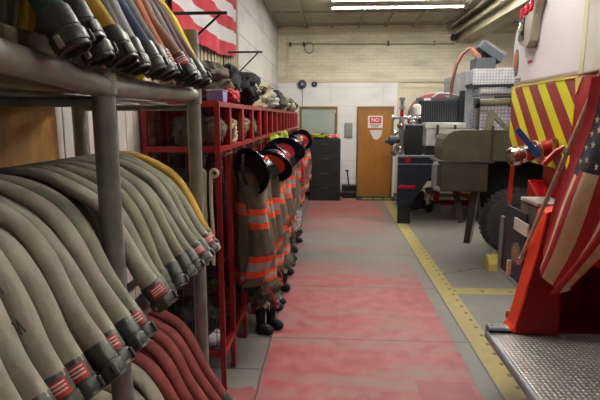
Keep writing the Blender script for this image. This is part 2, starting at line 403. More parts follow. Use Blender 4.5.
sg = thing('door_sign', 'red and white NO notice sign on the brown wooden door', 'sign', (1.05, BY-.078, 1.66))
MB().box(.86, 1.20, BY-.084, BY-.076, 1.60, 1.88).build('sign_board', m['tag_white'], sg)
MB().box(.90, 1.16, BY-.087, BY-.084, 1.71, 1.85).build('red_field', m['tag_red'], sg)
text('NO', .12, (1.03, BY-.0885, 1.78), (PI/2, 0, 0), m['tag_white'], 'lettering', sg, .001, .004)
b = MB()
for zz, xa, xb in ((1.68, .90, 1.16), (1.645, .93, 1.13), (1.62, .95, 1.11)): b.box(xa, xb, BY-.0855, BY-.084, zz, zz+.012)
b.build('small_print_line', m['ink'], sg)
b = MB().prism([(.90, 1.55), (1.20, 1.56), (1.17, 1.41), (1.09, 1.33), (1.0, 1.345), (.96, 1.42)], BY-.080, BY-.076, 'xz')
tag(b.build('paper_notice', m['white_plain']), 'torn white sheet of paper taped to the brown door below the sign', 'paper')
eb = thing('electrical_box', 'small sage grey metal box on white wall beside the brown door', 'box', (.42, BY-.05, 1.38))
MB().box(.33, .51, BY-.10, BY-.05, 1.38, 1.72).build('box_body', m['grey_box'], eb, bevel=.006)
MB().box(.34, .50, BY-.106, BY-.10, 1.39, 1.71).build('box_lid', m['grey_box'], eb, bevel=.003)
MB().box(.475, .49, BY-.112, BY-.106, 1.53, 1.57).build('latch', m['chrome'], eb)
# bells and ring on the wall
def bell(x, z, r, label):
    o = thing('alarm_bell', label, 'alarm bell', (x, BY-.05, z), 'alarm bells on the back wall')
    MB().lathe([(r*.45, 0), (r*.45, .03), (r, .035), (r*.95, .06), (r*.6, .085), (r*.15, .09), (0, .09)], (x, BY-.05, z), (0, -1, 0), 24).build('gong', m['dark_grey'], o, smooth=40)
    MB().lathe([(r*.3, .085), (r*.3, .10), (0, .105)], (x, BY-.05, z), (0, -1, 0), 16).build('hub', m['grey_metal'], o, smooth=40)
bell(-.655, 2.59, .10, 'larger dark round alarm bell above the frosted window')
bell(-.375, 2.59, .065, 'smaller dark round alarm bell above the frosted window')
tag(MB().tube([(-.655, BY-.06, 2.5), (-.65, BY-.06, 2.2), (-.655, BY-.06, 2.09)], .007, 8).build('bell_cord', m['dark_grey']), 'thin dark cable dropping from the larger alarm bell to the window', 'cable')
pts = [(-.50+.10*cos(a*PI/12), BY-.04, 3.40+.12*sin(a*PI/12)) for a in range(25)]
tag(MB().tube(pts, .008, 8).build('cable_loop', m['dark_grey']), 'dark loop of cable hanging on the cream brick wall', 'cable')
cd = thing('wall_conduit', 'thin horizontal conduit with clips along the cream brick wall', 'conduit', (0, BY-.03, 3.46))
MB().tube([(-1.0, BY-.035, 3.49), (2.75, BY-.035, 3.46)], .016, 8).build('pipe', m['conduit'], cd, smooth=40)
for xx in (-.93, -.62, 1.28, 2.3): MB().box(xx-.02, xx+.02, BY-.06, BY, 3.43, 3.53).build('clip', m['dark_grey'] if xx != 2.3 else m['conduit'], cd)
# girder with pipes
struct('trim_7', MB().box(2.82, 3.10, -4, BY, 3.52, CZ-.045).box(2.78, 2.82, -4, BY, 3.74, 3.80).box(2.78, 3.14, -4, BY, 3.48, 3.52), m['beam'], bevel=.005)
for k, (xx, zz, r, lb) in enumerate(((2.70, 3.66, .035, 'thicker pale pipe running along the timber girder'), (2.60, 3.80, .025, 'thinner pale pipe running under the ceiling by the girder'))):
    tag(MB().tube([(xx, -4, zz), (xx, BY, zz)], r, 12).build('ceiling_pipe', m['beam'], smooth=40), lb, 'pipe')
sp = thing('sprinkler_valve', 'small black fitting under the ceiling where pipe meets the cream brick wall', 'valve', (2.70, BY-.2, 3.6))
MB().lathe([(.0, -.07), (.07, -.06), (.08, 0), (.06, .06), (.03, .09)], (2.70, BY-.15, 3.585), (0, -1, 0), 16).build('valve_body', m['black'], sp, smooth=40)
MB().box(2.66, 2.74, BY-.06, BY, 3.54, 3.64).build('mount', m['black'], sp)

# ------------------------------------------------------------------ ceiling lights
def tube_light(x, y, label, L=2.34):
    o = thing('ceiling_light', label, 'light', (x, y, 3.84), 'fluorescent ceiling lights')
    for s in (-1, 1): MB().prism([(y+s*.3-.075, 3.74), (y+s*.3-.068, 3.74), (y+s*.3-.06, 3.79), (y+s*.3+.06, 3.79), (y+s*.3+.068, 3.74), (y+s*.3+.075, 3.74), (y+s*.3+.05, 3.85), (y+s*.3-.05, 3.85)], x-.02, x+L+.02).build('housing', m['housing'], o)
    for s in (-1, 1):
        MB().tube([(x, y+s*.3, 3.752), (x+L, y+s*.3, 3.752)], .018, 12).build('tube', m['tube'], o, smooth=40)
    for xx in (x-.02, x+L-.01): MB().box(xx, xx+.03, y-.37, y+.37, 3.79, 3.81).build('end_cap', m['housing'], o)
    return o
for k, (x, y, L, lb) in enumerate((
    (.02, 8.80, 2.26, 'twin tube fluorescent light on the ceiling near the back wall'),
    (-.15, 3.75, 2.34, 'twin tube fluorescent light over the near end of the walkway'),
    (2.0, 7.55, 2.34, 'added unseen tube light brightening the far truck bay'),  # unseen light added to brighten the floor and chest by the truck
    (1.9, .9, 2.34, 'added unseen tube light above the near fire engine for the hoses'))):  # unseen light added to brighten the hoses across the walkway
    tube_light(x, y, lb, L)

# ------------------------------------------------------------------ hose rack
RX, BX = -.60, -1.12
SH = (1.94, 1.256, .572)                       # rail heights
rack = thing('hose_rack', 'grey steel pipe rack holding rolled fire hoses along the wall', 'rack', (-.86, 1.3, 0))
YS = (.42, 1.288, 2.155)
for yy in YS:
    MB().tube([(RX, yy, 0), (RX, yy, 2.215 if yy > 2 else 1.93)], .0302, 20).build('upright_post', m['pipe_dark'] if yy < 2 else m['pipe'], rack, smooth=40)
    MB().tube([(BX, yy, 0), (BX, yy, 2.215)], .0302, 20).build('upright_post', m['pipe_dark'], rack, smooth=40)
for zz in SH:
    MB().tube([(RX, YS[0], zz+.055), (RX, .80, zz+.026), (RX, YS[1], zz-.008), (RX, 1.7, zz-.004), (RX, YS[2], zz+.006)], .031, 20).build('front_rail', m['pipe'], rack, smooth=40)
    MB().tube([(BX, YS[0], zz), (BX, YS[2], zz)], .029, 16).build('back_rail', m['pipe'], rack, smooth=40)
    for xx in (-.74, -.88, -1.02): MB().box(xx-.02, xx+.02, YS[0], YS[2], zz-.036, zz-.028).build('shelf_bar', m['pipe_dark'], rack)
    for yy in YS: MB().tube([(RX, yy, zz-.05), (BX, yy, zz-.05)], .014, 10).build('cross_bar', m['pipe_dark'], rack, smooth=40)
for zz in SH:
    for yy in YS: MB().lathe([(.033, -.035), (.036, -.03), (.036, .03), (.033, .035)], (RX, yy, zz), (0, 0, 1), 20).build('collar', m['pipe'], rack, smooth=30)
tag(MB().box(-.728, -.668, .46, 1.22, 1.913, 2.04).build('timber_plank', m['plank'], bevel=.006), 'worn timber plank lying along the top shelf behind the front rail', 'plank')

# hose profile for one shelf: spiral roll on the bars, outer lap draped over the front rail
def hose_path(dz, jit, reach=0, steep=0):
    cx, cz, R = -.945, 1.466+dz, .226
    pts = []; N = 26; laps = 5
    for i in range(N*laps+1):
        a = PI/2+2*PI*(laps-i/N); r = R-.032*(laps-i/N)
        pts.append((cx+r*cos(a), cz+r*sin(a)))
    j1, j2 = jit
    dr = [(-.86, 1.690), (-.80, 1.672+j1*.4), (-.735, 1.640+j1), (-.675, 1.600+j1), (-.626, 1.536+j1*.8), (-.589, 1.464), (-.553+j2*.5, 1.400), (-.516+j2+reach*.5, 1.350-reach*.8)]
    if steep: dr = [(-.86, 1.690), (-.80, 1.676+j1*.4), (-.738, 1.648+j1), (-.690, 1.605+j1), (-.648, 1.55+j1*.8), (-.617, 1.485), (-.588+j2*.6, 1.418), (-.556+j2, 1.354)]
    return pts+[(x, z+dz) for x, z in dr]
def smoothpath(p, tail):
    """Catmull-Rom on the last TAIL points"""
    head = p[:-tail]; q = [Vector(a) for a in p[-tail-1:]]; out = []
    for i in range(len(q)-1):
        p0, p1, p2, p3 = q[max(i-1, 0)], q[i], q[i+1], q[min(i+2, len(q)-1)]
        for k in range(3):
            u = k/3; out.append(.5*((2*p1)+(p2-p0)*u+(2*p0-5*p1+4*p2-p3)*u*u+(3*p1-p0-3*p2+p3)*u**3))
    out.append(q[-1])
    return [tuple(v) for v in head[:-0 or None]]+[tuple(v) for v in out]
RAD = .0325
def make_hose(mat, dz, jit, label, group, red, lean=-.03, hw=.036, y0=0, steep=0, reach=0, seed=0, rolled=0):
    p2 = smoothpath(hose_path(dz, jit, reach, steep), 8); n = len(p2); tail = 25
    if rolled: p2 = p2[:-14]; n = len(p2)
    root = thing('fire_hose', label, 'fire hose', (0, 0, 0), group, world=False)
    P = []; rw = []; rt = []
    for i, (x, z) in enumerate(p2):
        u = max(0, (i-(n-tail))/tail)
        yy = lean*u*u+.004*sin(i*.35+seed)*(1 if i > n-40 else .4)
        P.append((x, yy, z))
        fl = .5-.5*cos(min(1, max(0, (u-.6)/.4))*PI)
        rw.append(hw*(1+.05*sin(i*.6+seed*2))*(1-.16*fl)+.0)
        rt.append(.0125*(1+.5*min(1, u*2.5))+.012*fl)
    # wrinkles: dents along the draped length
    MB().tube(P, rw, 12, rt, side=(0, 1, 0)).build('hose_jacket', mat, root, smooth=60)
    a = Vector(P[-1]); d = (Vector(P[-1])-Vector(P[-3])).normalized()
    R = RAD
    if rolled: root.location = (0, y0, 0); return root
    pr = [(R*.80, -.010), (R*.99, -.008), (R*1.02, -.004), (R*1.02, .036), (R*.96, .038), (R*.96, .041), (R*1.08, .043), (R*1.10, .046), (R*1.10, .066), (R*1.07, .069), (R*1.0, .070), (R*1.0, .078), (R*.86, .079), (R*.84, .068), (0, .066)]
    cp = MB().lathe(pr, a-d*.004, d, 28).build('coupling', m['coupling'], root, smooth=24)
    s = d.orthogonal().normalized(); s2 = d.cross(s)
    for k in range(3):
        q = k*2*PI/3+seed
        dd = s*cos(q)+s2*sin(q); c0 = a+dd*R*1.16
        MB().bar(c0+d*.044, c0+d*.070, .012, .010, dd).build('lug', m['lug'] if k == seed % 3 else m['coupling'], cp, bevel=.003)
    if red:
        # patch of red tag wrapped on the side that faces the aisle
        fx = Vector((.55, -.75, .36)); fx = (fx-d*fx.dot(d)).normalized(); fy = d.cross(fx)
        def at(ang, h, r): return a+d*(h-.004)+(fx*cos(ang)+fy*sin(ang))*r
        tg = MB().grid(lambda u, v: at((u-.5)*1.5, .003+v*.034, R*1.035), 10, 2).build('red_tag', m['tag_red'], cp, smooth=60, label='red printed tag')
        b = MB()
        for r0 in (.008, .016, .024): b.grid(lambda u, v: at((u-.5)*1.15, r0+v*.0035, R*1.048), 8, 1)
        b.build('printed_line', m['tag_white'], cp)
    root.location = (0, y0, 0)
    return root
rj = random.Random(3)
midY = [2.065, 1.985, 1.907, 1.829, 1.751, 1.673, 1.595, 1.517, 1.439, 1.365]+[1.212-.0655*k for k in range(11)]
midM = ['yellow_hose', 'tan2', 'tan3', 'tan2', 'tan2', 'tan3', 'tan2', 'tan3', 'tan2', 'tan', 'tan2']+['tan']*10
midR = [1, 1, 0, 1, 0, 0, 0, 0, 0, 1, 1, 0, 1, 0, 1, 1, 0, 1, 0, 0, 0]
for k, yy in enumerate(midY):
    if k == 0: lb = 'yellow fire hose on the middle rack shelf beside the end post'
    elif yy > 1.3: lb = f'tan fire hose on the middle rack shelf, {ORD[k-1]} after the yellow one'
    else: lb = f'tan fire hose on the middle rack shelf, {ORD[k-10]} this side of nearer post'
    ln = -.03-.02*rj.random(); RAD = .0325 if yy > 1.3 else .0292
    if yy == 1.365: ln = -.0
    o = make_hose(m[midM[k]], 0, ((rj.random()-.5)*.03, -.014+(rj.random()-.5)*.03), lb, 'hoses on the middle rack shelf', midR[k], ln, (.0335 if yy > 1.3 else .0292)+.003*rj.random(), yy+(rj.random()-.5)*(.012 if yy > 1.3 else .005), reach=0 if yy > 1.3 else .012, seed=k)
    if k == 16: pen = o
RAD = .0345
topY = [2.06, 1.975, 1.89, 1.805, 1.72, 1.635, 1.55, 1.465, 1.385, 1.305, 1.225, 1.15, 1.075, .99, .85]
topM = ['bright_yellow', 'maroon_hose', 'maroon_hose', 'grey_hose', 'salmon_hose', 'orange_hose', 'grey_hose', 'blue_hose', 'lilac_hose', 'olive_hose', 'yellow_hose', 'tan3', 'olive_hose', 'green_hose', 'green_hose']
topN = ['bright yellow', 'dark maroon', 'brown maroon', 'pale grey', 'salmon brown', 'orange', 'mid grey', 'navy blue', 'pale lilac grey', 'dark olive', 'dull yellow', 'faded olive tan', 'deep olive', 'dark green', 'deep green rolled']
for k, yy in enumerate(topY):
    lb = f'{topN[k]} fire hose on the top rack shelf, ' + ('beside the end post' if k == 0 else f'{ORD[k-1]} after the yellow one')
    make_hose(m[topM[k]], .690+(.03 if k == 12 else 0), ((rj.random()-.5)*.02, (rj.random()-.5)*.03+(.02 if k % 3 == 1 else 0)), lb, 'hoses on the top rack shelf', k in (4, 5), .005-.02*rj.random(), .036, yy, steep=1, seed=k+3, rolled=(k == 14))
RAD = .0325
lowY = [2.06, 1.97, 1.88, 1.79, 1.70, 1.60, 1.51, 1.41, 1.18]
lowM = ['red_hose']*5+['tan', 'tan2', 'tan', 'tan2']
for k, yy in enumerate(lowY):
    lb = ('dull red' if k < 5 else 'tan')+' fire hose on the bottom rack shelf, '+('beside the end post' if k == 0 else f'{ORD[k-1]} after the end one')
    make_hose(m[lowM[k]], -.684, ((rj.random()-.5)*.03, (rj.random()-.5)*.02), lb, 'hoses on the bottom rack shelf', 0, -.04, .0385, yy, reach=.09, seed=k+1)
# pen-written number on one tan hose
pp = [(c.name, c) for c in kids(pen) if c.name.startswith('hose_jacket')][0][1]
p2 = smoothpath(hose_path(0, (0, -.014), .012), 8)[-24:]
def onhose(s, y):
    i = min(len(p2)-2, max(0, int(s))); f = s-i
    a, b = Vector(p2[i]), Vector(p2[i+1]); p = a.lerp(b, f); d = (b-a).normalized(); n = Vector((-d.y, d.x))
    if n.y < 0: n = -n
    p = p+n*.0245; return (p.x, y, p.y)
gl = [[(0, 0), (0, 1)], [(1.2, 0), (1.2, 1), (1.8, .2)], [(3, .9), (2.5, .9), (2.5, .4), (3, .1), (3, 0)], [(4.6, .9), (4, .6), (4.6, .4), (4, .1)]]
for g in gl:
    pl = []
    for (s, q), (s1, q1) in zip(g, g[1:]):
        for u in range(4): pl.append((s+(s1-s)*u/4, q+(q1-q)*u/4))
    pl.append(g[-1]); MB().tube([onhose(9+s*1.9, -.012+q*.024-.006) for s, q in pl], .0016, 6).build('pen_digit', m['ink'], pen)

# plywood against the wall behind the rack
tag(MB().box(-1.215, -1.19, .3, 2.09, .05, 2.1).build('plywood_sheet', m['plywood'], bevel=.002), 'orange-brown plywood sheet standing against the wall behind the hose rack', 'plywood')

# ------------------------------------------------------------------ gear lockers
LX0, LX1 = -1.19, -.69; LW = .498; PITCH = .503; LY = 3.05; NL = 15
loc0 = thing('gear_locker', 'red steel gear locker at the near end of the row', 'locker', (0, 0, 0), 'red gear lockers', world=False)
P = .034
for xx in (LX0, LX1-P):
    for yy in (0, LW-P): MB().box(xx, xx+P, yy, yy+P, 0, 1.95).build('post', m['locker'], loc0, bevel=.002)
for z0, nm in ((1.915, 'top_frame'), (1.63, 'shelf_frame'), (.25, 'bottom_frame')):
    b = MB(); b.box(LX0+P, LX1-P, 0, .03, z0, z0+.035).box(LX0+P, LX1-P, LW-.03, LW, z0, z0+.035).box(LX1-P, LX1, P, LW-P, z0, z0+.03 if z0 > .3 else z0+.045).box(LX0, LX0+P, P, LW-P, z0, z0+.035)
    b.build(nm, m['locker'], loc0)
MB().box(LX0+.01, LX1-.01, .005, LW-.005, 1.935, 1.945).build('top_panel', m['locker'], loc0)
b = MB()
for i in range(16): b.box(LX0+.01, LX1-.01, .01+i*.031, .014+i*.031, 1.652, 1.656)
b.box(LX0+.2, LX0+.204, .0, LW, 1.648, 1.652).box(LX0+.36, LX0+.364, 0, LW, 1.648, 1.652)
b.build('wire_shelf', m['wire'], loc0)
b = MB()
for i in range(16): b.box(LX0+.01, LX1-.01, .01+i*.031, .014+i*.031, .272, .276)
b.build('bottom_shelf', m['wire'], loc0)
def mesh_panel(y):
    b = MB()
    for i in range(1, 9): b.box(LX0+i*.055, LX0+i*.055+.004, y, y+.003, .28, 1.92)
    for i in range(17): b.box(LX0+.02, LX1-.02, y+.003, y+.006, .32+i*.1, .324+i*.1)
    return b
mesh_panel(.012).build('side_mesh', m['wire'], loc0)
b = MB()
for i in range(1, 9): b.box(LX0+.012, LX0+.015, i*.055, i*.055+.004, .28, 1.92)
for i in range(17): b.box(LX0+.015, LX0+.018, .01, LW-.01, .32+i*.1, .324+i*.1)
b.build('back_mesh', m['wire'], loc0)
b = MB()
for yy in (.1, .25, .40):
    h = MB().tube([(LX1-.03, yy, 1.625), (LX1-.01, yy, 1.605), (LX1+.02, yy, 1.60), (LX1+.03, yy, 1.625)], .005, 8); h.build('coat_hook', m['chrome'], loc0, smooth=50)
side = MB().box(LX0+.035, LX1-.036, .004, .012, 1.655, 1.915).build('divider_panel', m['locker'], loc0)
loc0.location = (0, LY, 0)
FW = .70; LY2 = LY+PITCH*FW-PITCH          # the end unit is narrower
for i in range(1, NL):
    lb = f'red steel gear locker, {ORD[i]} in the row counted from the hose rack' if i < NL-1 else 'red steel gear locker at the far end of the row by the filing cabinet'
    dup(loc0, (0, LY2+i*PITCH, 0), label=lb)
loc0.scale = (1, FW, 1)
bpy.data.objects.remove(side)           # the end locker has open mesh there

# contents of the lockers
def bundle(name, label, cat, c, h, mat, seed, group=None, amp=.3, extra=None, strap=None, fr=3.4):
    o = thing(name, label, cat, c, group)
    MB().blob(c, h[0], h[1], h[2], seed, amp, fr).build('cloth_body' if name != 'gear_bag' else 'bag_body', mat, o, smooth=70)
    if strap:
        b = MB(); q = []
        for k in range(17):
            a = PI*k/16; q.append((c[0]+h[0]*.15*sin(k), c[1]-h[1]*.8*cos(a)*.9, c[2]+h[2]*(.5+1.75*sin(a))))
        b.tube(q, .018, 8, .005, side=(1, 0, 0)).build('strap', strap, o, smooth=50)
        q = [(c[0]+h[0]*.98*sin(PI*k/14-.2), c[1]+h[1]*(.1+.2*sin(k*.7)), c[2]+.01+h[2]*(.3+1.6*abs(sin(PI*k/14)))) for k in range(10)]
    if extra:
        for k, (dx, dy, dz, hx, hy, hz, mm) in enumerate(extra):
            MB().blob((c[0]+dx, c[1]+dy, c[2]+dz), hx, hy, hz, seed+11+k, .35, 3.6, nu=44, nv=24).build('folded_panel', mm, o, smooth=70)
    return o
ZT = 1.95
bundle('gear_bag', 'large olive brown duffel bag on top of the first lockers', 'bag', (-.95, 3.82, ZT), (.20, .38, .13), m['coat'], 2, 'gear on top of the lockers', .28, strap=m['coat2'], extra=[(.10, .12, .09, .12, .24, .10, m['coat_dark']), (.06, -.22, .14, .13, .2, .07, m['coat2'])])
bundle('folded_coat', 'black coat heaped behind the olive duffel bag on the lockers', 'coat', (-.90, 4.62, ZT), (.22, .27, .15), m['coat_dark'], 5, 'gear on top of the lockers', .4, extra=[(.13, .02, .10, .09, .13, .06, m['offwhite'])])
bundle('folded_coat', 'cream and black coat heaped on lockers behind the black coat', 'coat', (-.90, 5.25, ZT), (.22, .32, .145), m['cream'], 7, 'gear on top of the lockers', .42, extra=[(.12, -.08, .12, .11, .14, .05, m['coat_dark']), (.14, .14, .05, .09, .12, .06, m['offwhite'])])
bundle('folded_coat', 'off-white coat with black lining spread along the lockers', 'coat', (-.88, 6.0, ZT), (.21, .36, .12), m['offwhite'], 9, 'gear on top of the lockers', .45, extra=[(.13, 0, .12, .10, .13, .05, m['coat_dark']), (.0, -.2, .16, .12, .12, .05, m['cream'])])
bundle('gear_bag', 'dark bag between the off-white coat and khaki coat on lockers', 'bag', (-.90, 6.75, ZT), (.20, .28, .14), m['coat_dark'], 12, 'gear on top of the lockers', .3, strap=m['cream'])
bundle('folded_coat', 'khaki coat with cream lining heaped on the lockers halfway along', 'coat', (-.88, 7.4, ZT), (.2, .30, .13), m['coat'], 14, 'gear on top of the lockers', .42, extra=[(.1, .05, .14, .1, .14, .05, m['cream'])])
bundle('folded_coat', 'grey-white coat heaped on lockers beyond the khaki coat', 'coat', (-.88, 8.05, ZT), (.2, .28, .115), m['offwhite'], 16, 'gear on top of the lockers', .42, extra=[(.12, .05, .10, .09, .13, .05, m['coat_dark'])])
bundle('gear_bag', 'olive bag on top of the lockers toward the back wall', 'bag', (-.88, 8.7, ZT), (.2, .28, .125), m['coat2'], 18, 'gear on top of the lockers', .35, strap=m['coat_dark'])
bundle('folded_coat', 'cream coat on top of the last lockers but one', 'coat', (-.88, 9.35, ZT), (.2, .28, .11), m['cream'], 20, 'gear on top of the lockers', .42, extra=[(.1, .05, .12, .09, .12, .05, m['coat2'])])
bundle('folded_coat', 'dark khaki coat on top of the last locker at the far end', 'coat', (-.88, 10.0, ZT), (.2, .28, .12), m['coat2'], 22, 'gear on top of the lockers', .42)
o = thing('plastic_tub', 'purple and clear plastic tub on top of the first locker', 'tub', (-.77, 3.33, ZT))
MB().prism([(3.27, ZT), (3.40, ZT), (3.41, ZT+.07), (3.26, ZT+.07)], -.82, -.71).build('tub_body', m['purple'], o, bevel=.006)
MB().box(-.825, -.705, 3.255, 3.415, ZT+.07, ZT+.08).build('tub_lid', m['lilac_hose'], o, bevel=.004)
o = thing('strap_buckle', 'yellow and black webbing strap coiled on the first locker beside the tub', 'strap', (-1.0, 3.16, ZT))
q = [(-1.0+.055*cos(a*.5), 3.17+.05*sin(a*.5), ZT+.012+.0022*a) for a in range(34)]
MB().tube(q, .014, 8, .005, side=(0, 0, 1)).build('webbing', m['coat_dark'], o, smooth=50)
MB().box(-1.03, -.95, 3.085, 3.11, ZT+.003, ZT+.035).build('buckle', m['bright_yellow'], o, bevel=.006)
bundle('cloth_bag', 'red cloth bag spilling over the edge of the second locker top', 'bag', (-.74, 3.66, ZT), (.06, .14, .05), m['red_cloth'], 31, None, .25)

ins = [(0, 'coat2', 'dark khaki hood stuffed in the upper compartment of the first locker'), (1, 'cream', 'cream and khaki gear in the upper compartment of the second locker'),
       (2, 'coat', 'khaki hood with red lining in the upper compartment of the third locker'), (3, 'coat_dark', 'black gear in the upper compartment of the fourth locker')]
for i, mm, lb in ins:
    yc = LY2+i*PITCH+.26 if i else LY+.175
    bundle('stored_hood', lb, 'gear', (-.86, yc, 1.658), (.15, .17 if i else .11, .10), m[mm], 40+i, 'gear in the upper compartments', .35, extra=[(.09, -.02, .02, .06, .08, .08, m['red_cloth'] if i == 2 else m['coat2'])])
low = [(0, 'coat_dark', 'dark gear lying on the bottom shelf of the first locker'), (1, 'coat2', 'khaki gear lying on the bottom shelf of the second locker'), (2, 'coat_dark', 'dark gear lying on the bottom shelf of the third locker')]
for i, mm, lb in low:
    bundle('stored_gear', lb, 'gear', (-.96, LY2+i*PITCH+.25 if i else LY+.175, .277), (.17, .17 if i else .12, .14), m[mm], 60+i, 'gear on the locker bottoms', .35)
o = thing('spare_shoe', 'pale grey shoe on the first locker bottom behind the end post', 'shoe', (-.80, LY+.15, .277))
MB().blob((-.80, LY+.13, .28), .05, .11, .05, 77, .1, 2, 1).build('upper', m['lilac_hose'], o, smooth=60)
MB().box(-.845, -.755, LY+.03, LY+.235, .277, .292).build('sole', m['dark_grey'], o, bevel=.006)
# hanging dark shirts inside the first lockers
for i in range(3):
    o = thing('hanging_shirt', f'black garment hanging deep inside the {ORD[i]} locker', 'garment', (-1.0, LY2+i*PITCH+.25 if i else LY+.17, 1.6), 'garments hanging inside lockers')
    b = MB(); yh = LY2+i*PITCH+.25 if i else LY+.17; kk = 1 if i else .72
    def ring(u, v, i=i):
        a = 2*PI*u; zz = 1.60-v*.95; r = .03+.13*min(1, v*3)
        k = 1+.12*sin(5*a+i+v*3)
        return (-1.0+.10*r/.16*k*cos(a)*1.0, yh+r*k*kk*sin(a), zz)
    b.grid(ring, 28, 12).build('cloth_body', m['coat_dark'], o, smooth=70)
    MB().tube([(-1.0, yh, 1.585), (-1.0, yh, 1.648)], .005, 6).build('hanger_hook', m['chrome'], o)
# rope on the end mesh
o = thing('rope_hank', 'cream cotton rope hanging in loops on the end mesh of the first locker', 'rope', (-.80, LY-.02, 1.5))
for xx in (-.79, -.75):
    MB().tube([(xx, LY-.012, 1.50), (xx-.004, LY-.014, 1.3), (xx+.004, LY-.014, 1.1), (xx, LY-.012, .9)], .012, 8).build('strand', m['rope'], o, smooth=50)
for xx, s in ((-.79, -1), (-.75, 1)):
    MB().tube([(xx+s*.022*(1-cos(a*PI/10)), LY-.014, 1.50+.022*sin(a*PI/10)+.0) for a in range(20)], .011, 8).build('loop', m['rope'], o, smooth=50)

# ------------------------------------------------------------------ turnout coats
def make_coat(label, mat, seed, long=0, n_sl=2, patch=False):
    rnd = random.Random(seed); ph = rnd.random()*6
    o = thing('turnout_coat', label, 'coat', (0, 0, 0), 'turnout coats on the lockers', world=False)
    Z = [(1.545, .03, .06, -.03), (1.52, .07, .12, -.02), (1.44, .10, .165, 0), (1.30, .12, .17, .0), (1.12, .13, .17, .0), (.95, .14, .18, .01), (.80, .145, .185, .01), (.60-long, .15, .19, .01)]
    def prof(z):
        if z >= Z[0][0]: return Z[0][1:]
        for a, b in zip(Z, Z[1:]):
            if z >= b[0]:
                u = (a[0]-z)/(a[0]-b[0]); return tuple(a[i]+(b[i]-a[i])*u for i in (1, 2, 3))
        return Z[-1][1:]
    def surf(u, z, k=1.0):
        a = 2*PI*u; hx, hy, cx = prof(z); fl = min(1, (1.6-z)/.7)
        r = k*(1+fl*(.09*sin(4*a+ph+z*2)+.05*sin(9*a-ph*2+z*5)))
        return (cx+hx*r*cos(a), hy*r*sin(a)*1.0, z)
    zb = Z[-1][0]
    MB().grid(lambda u, v: surf(u, 1.545-(1.545-zb)*v), 44, 20).build('coat_body', mat, o, smooth=70)
    for z0, h in ((zb+.05, .085), (1.16, .085))[:2 if seed % 2 else 1]:
        b = MB()
        for k, (q0, q1, mi) in enumerate(((0, .3, 0), (.3, .7, 1), (.7, 1, 0))):
            b.cur = mi; b.grid(lambda u, v: surf(u, z0+h*(q0+(q1-q0)*v), 1.025), 44, 1)
        b.build('reflective_band', [m['orange'], m['silver']], o, smooth=70)
    for s in (-1, 1)[:n_sl]:
        pts = [(.00, s*.12, 1.46), (.03, s*.16, 1.38), (.055, s*.178, 1.25), (.075, s*.18, 1.06), (.085, s*.178, .87), (.06-.05*rnd.random(), s*.176, .70-.08*rnd.random())]
        pts = [Vector(p) for p in pts]
        def at(u):
            f = u*(len(pts)-1); i = min(len(pts)-2, int(f)); return pts[i].lerp(pts[i+1], f-i)
        def sl(u, v, k=1.0):
            c = at(v); a = 2*PI*u; w = (.085+.018*sin(v*9+ph)*.6)*(1-.12*v)
            r = k*(1+.06*sin(3*a+v*8+ph)+.035*sin(7*a-v*14))
            return (c.x+w*r*cos(a), c.y+.048*r*sin(a), c.z+.02*cos(a)*(v-.5))
        sv = MB().grid(lambda u, v: sl(u, v), 28, 22).build('sleeve', mat, o, smooth=70)
        for v0, h in ((.44, .15), (.80, .14)):
            b = MB()
            for q0, q1, mi in ((0, .3, 0), (.3, .7, 1), (.7, 1, 0)):
                b.cur = mi; b.grid(lambda u, v: sl(u, v0+h*(q0+(q1-q0)*v), 1.035), 28, 1)
            b.build('sleeve_band', [m['orange'], m['silver']], sv, smooth=70)
        c = pts[-1]; MB().tube([c+Vector((0, 0, .03)), c+Vector((0, 0, -.03)), c+Vector((0, 0, -.045))], [.07, .066, .05], 18, [.04, .038, .03], side=(1, 0, 0)).build('cuff', m['coat_dark'], sv, smooth=60)
    MB().tube([(-.05, -.09, 1.50), (.03, -.07, 1.53), (.055, 0, 1.54), (.03, .07, 1.53), (-.05, .09, 1.50)], .03, 12, .045, side=(0, 0, 1)).build('collar', m['coat_dark'], o, smooth=60)
    if patch:
        pm = MB().grid(lambda u, v: surf(.86+u*.2, .80+.14*v, 1.05), 12, 3).build('name_patch', m['orange'], o, smooth=70)
        text('ND', .13, (.178, -.02, .865), (PI/2, 0, PI/2-.25), m['ink'], 'lettering', pm, .002, .004)
    return o
coatY = [3.57+.503*k for k in range(14)]
names = ['khaki turnout coat with orange bands nearest the hose rack', 'khaki turnout coat hanging next behind the nearest coat', 'khaki turnout coat with lettered orange patch hanging third along',
         'dark khaki turnout coat hanging beyond the one with the lettered patch']
for k, yy in enumerate(coatY):
    lb = names[k] if k < 4 else f'{"khaki" if k % 2 == 0 else "dark khaki"} turnout coat with orange bands, {ORD[k]} along the row of coats'
    o = make_coat(lb, m['coat'] if k % 3 != 1 else m['coat2'], k+1, .04*(k % 3), patch=(k == 2))
    o.location = (-.575+.015*((k*7) % 3), yy, 0); o.rotation_euler = (0, 0, .12*sin(k*2.1))
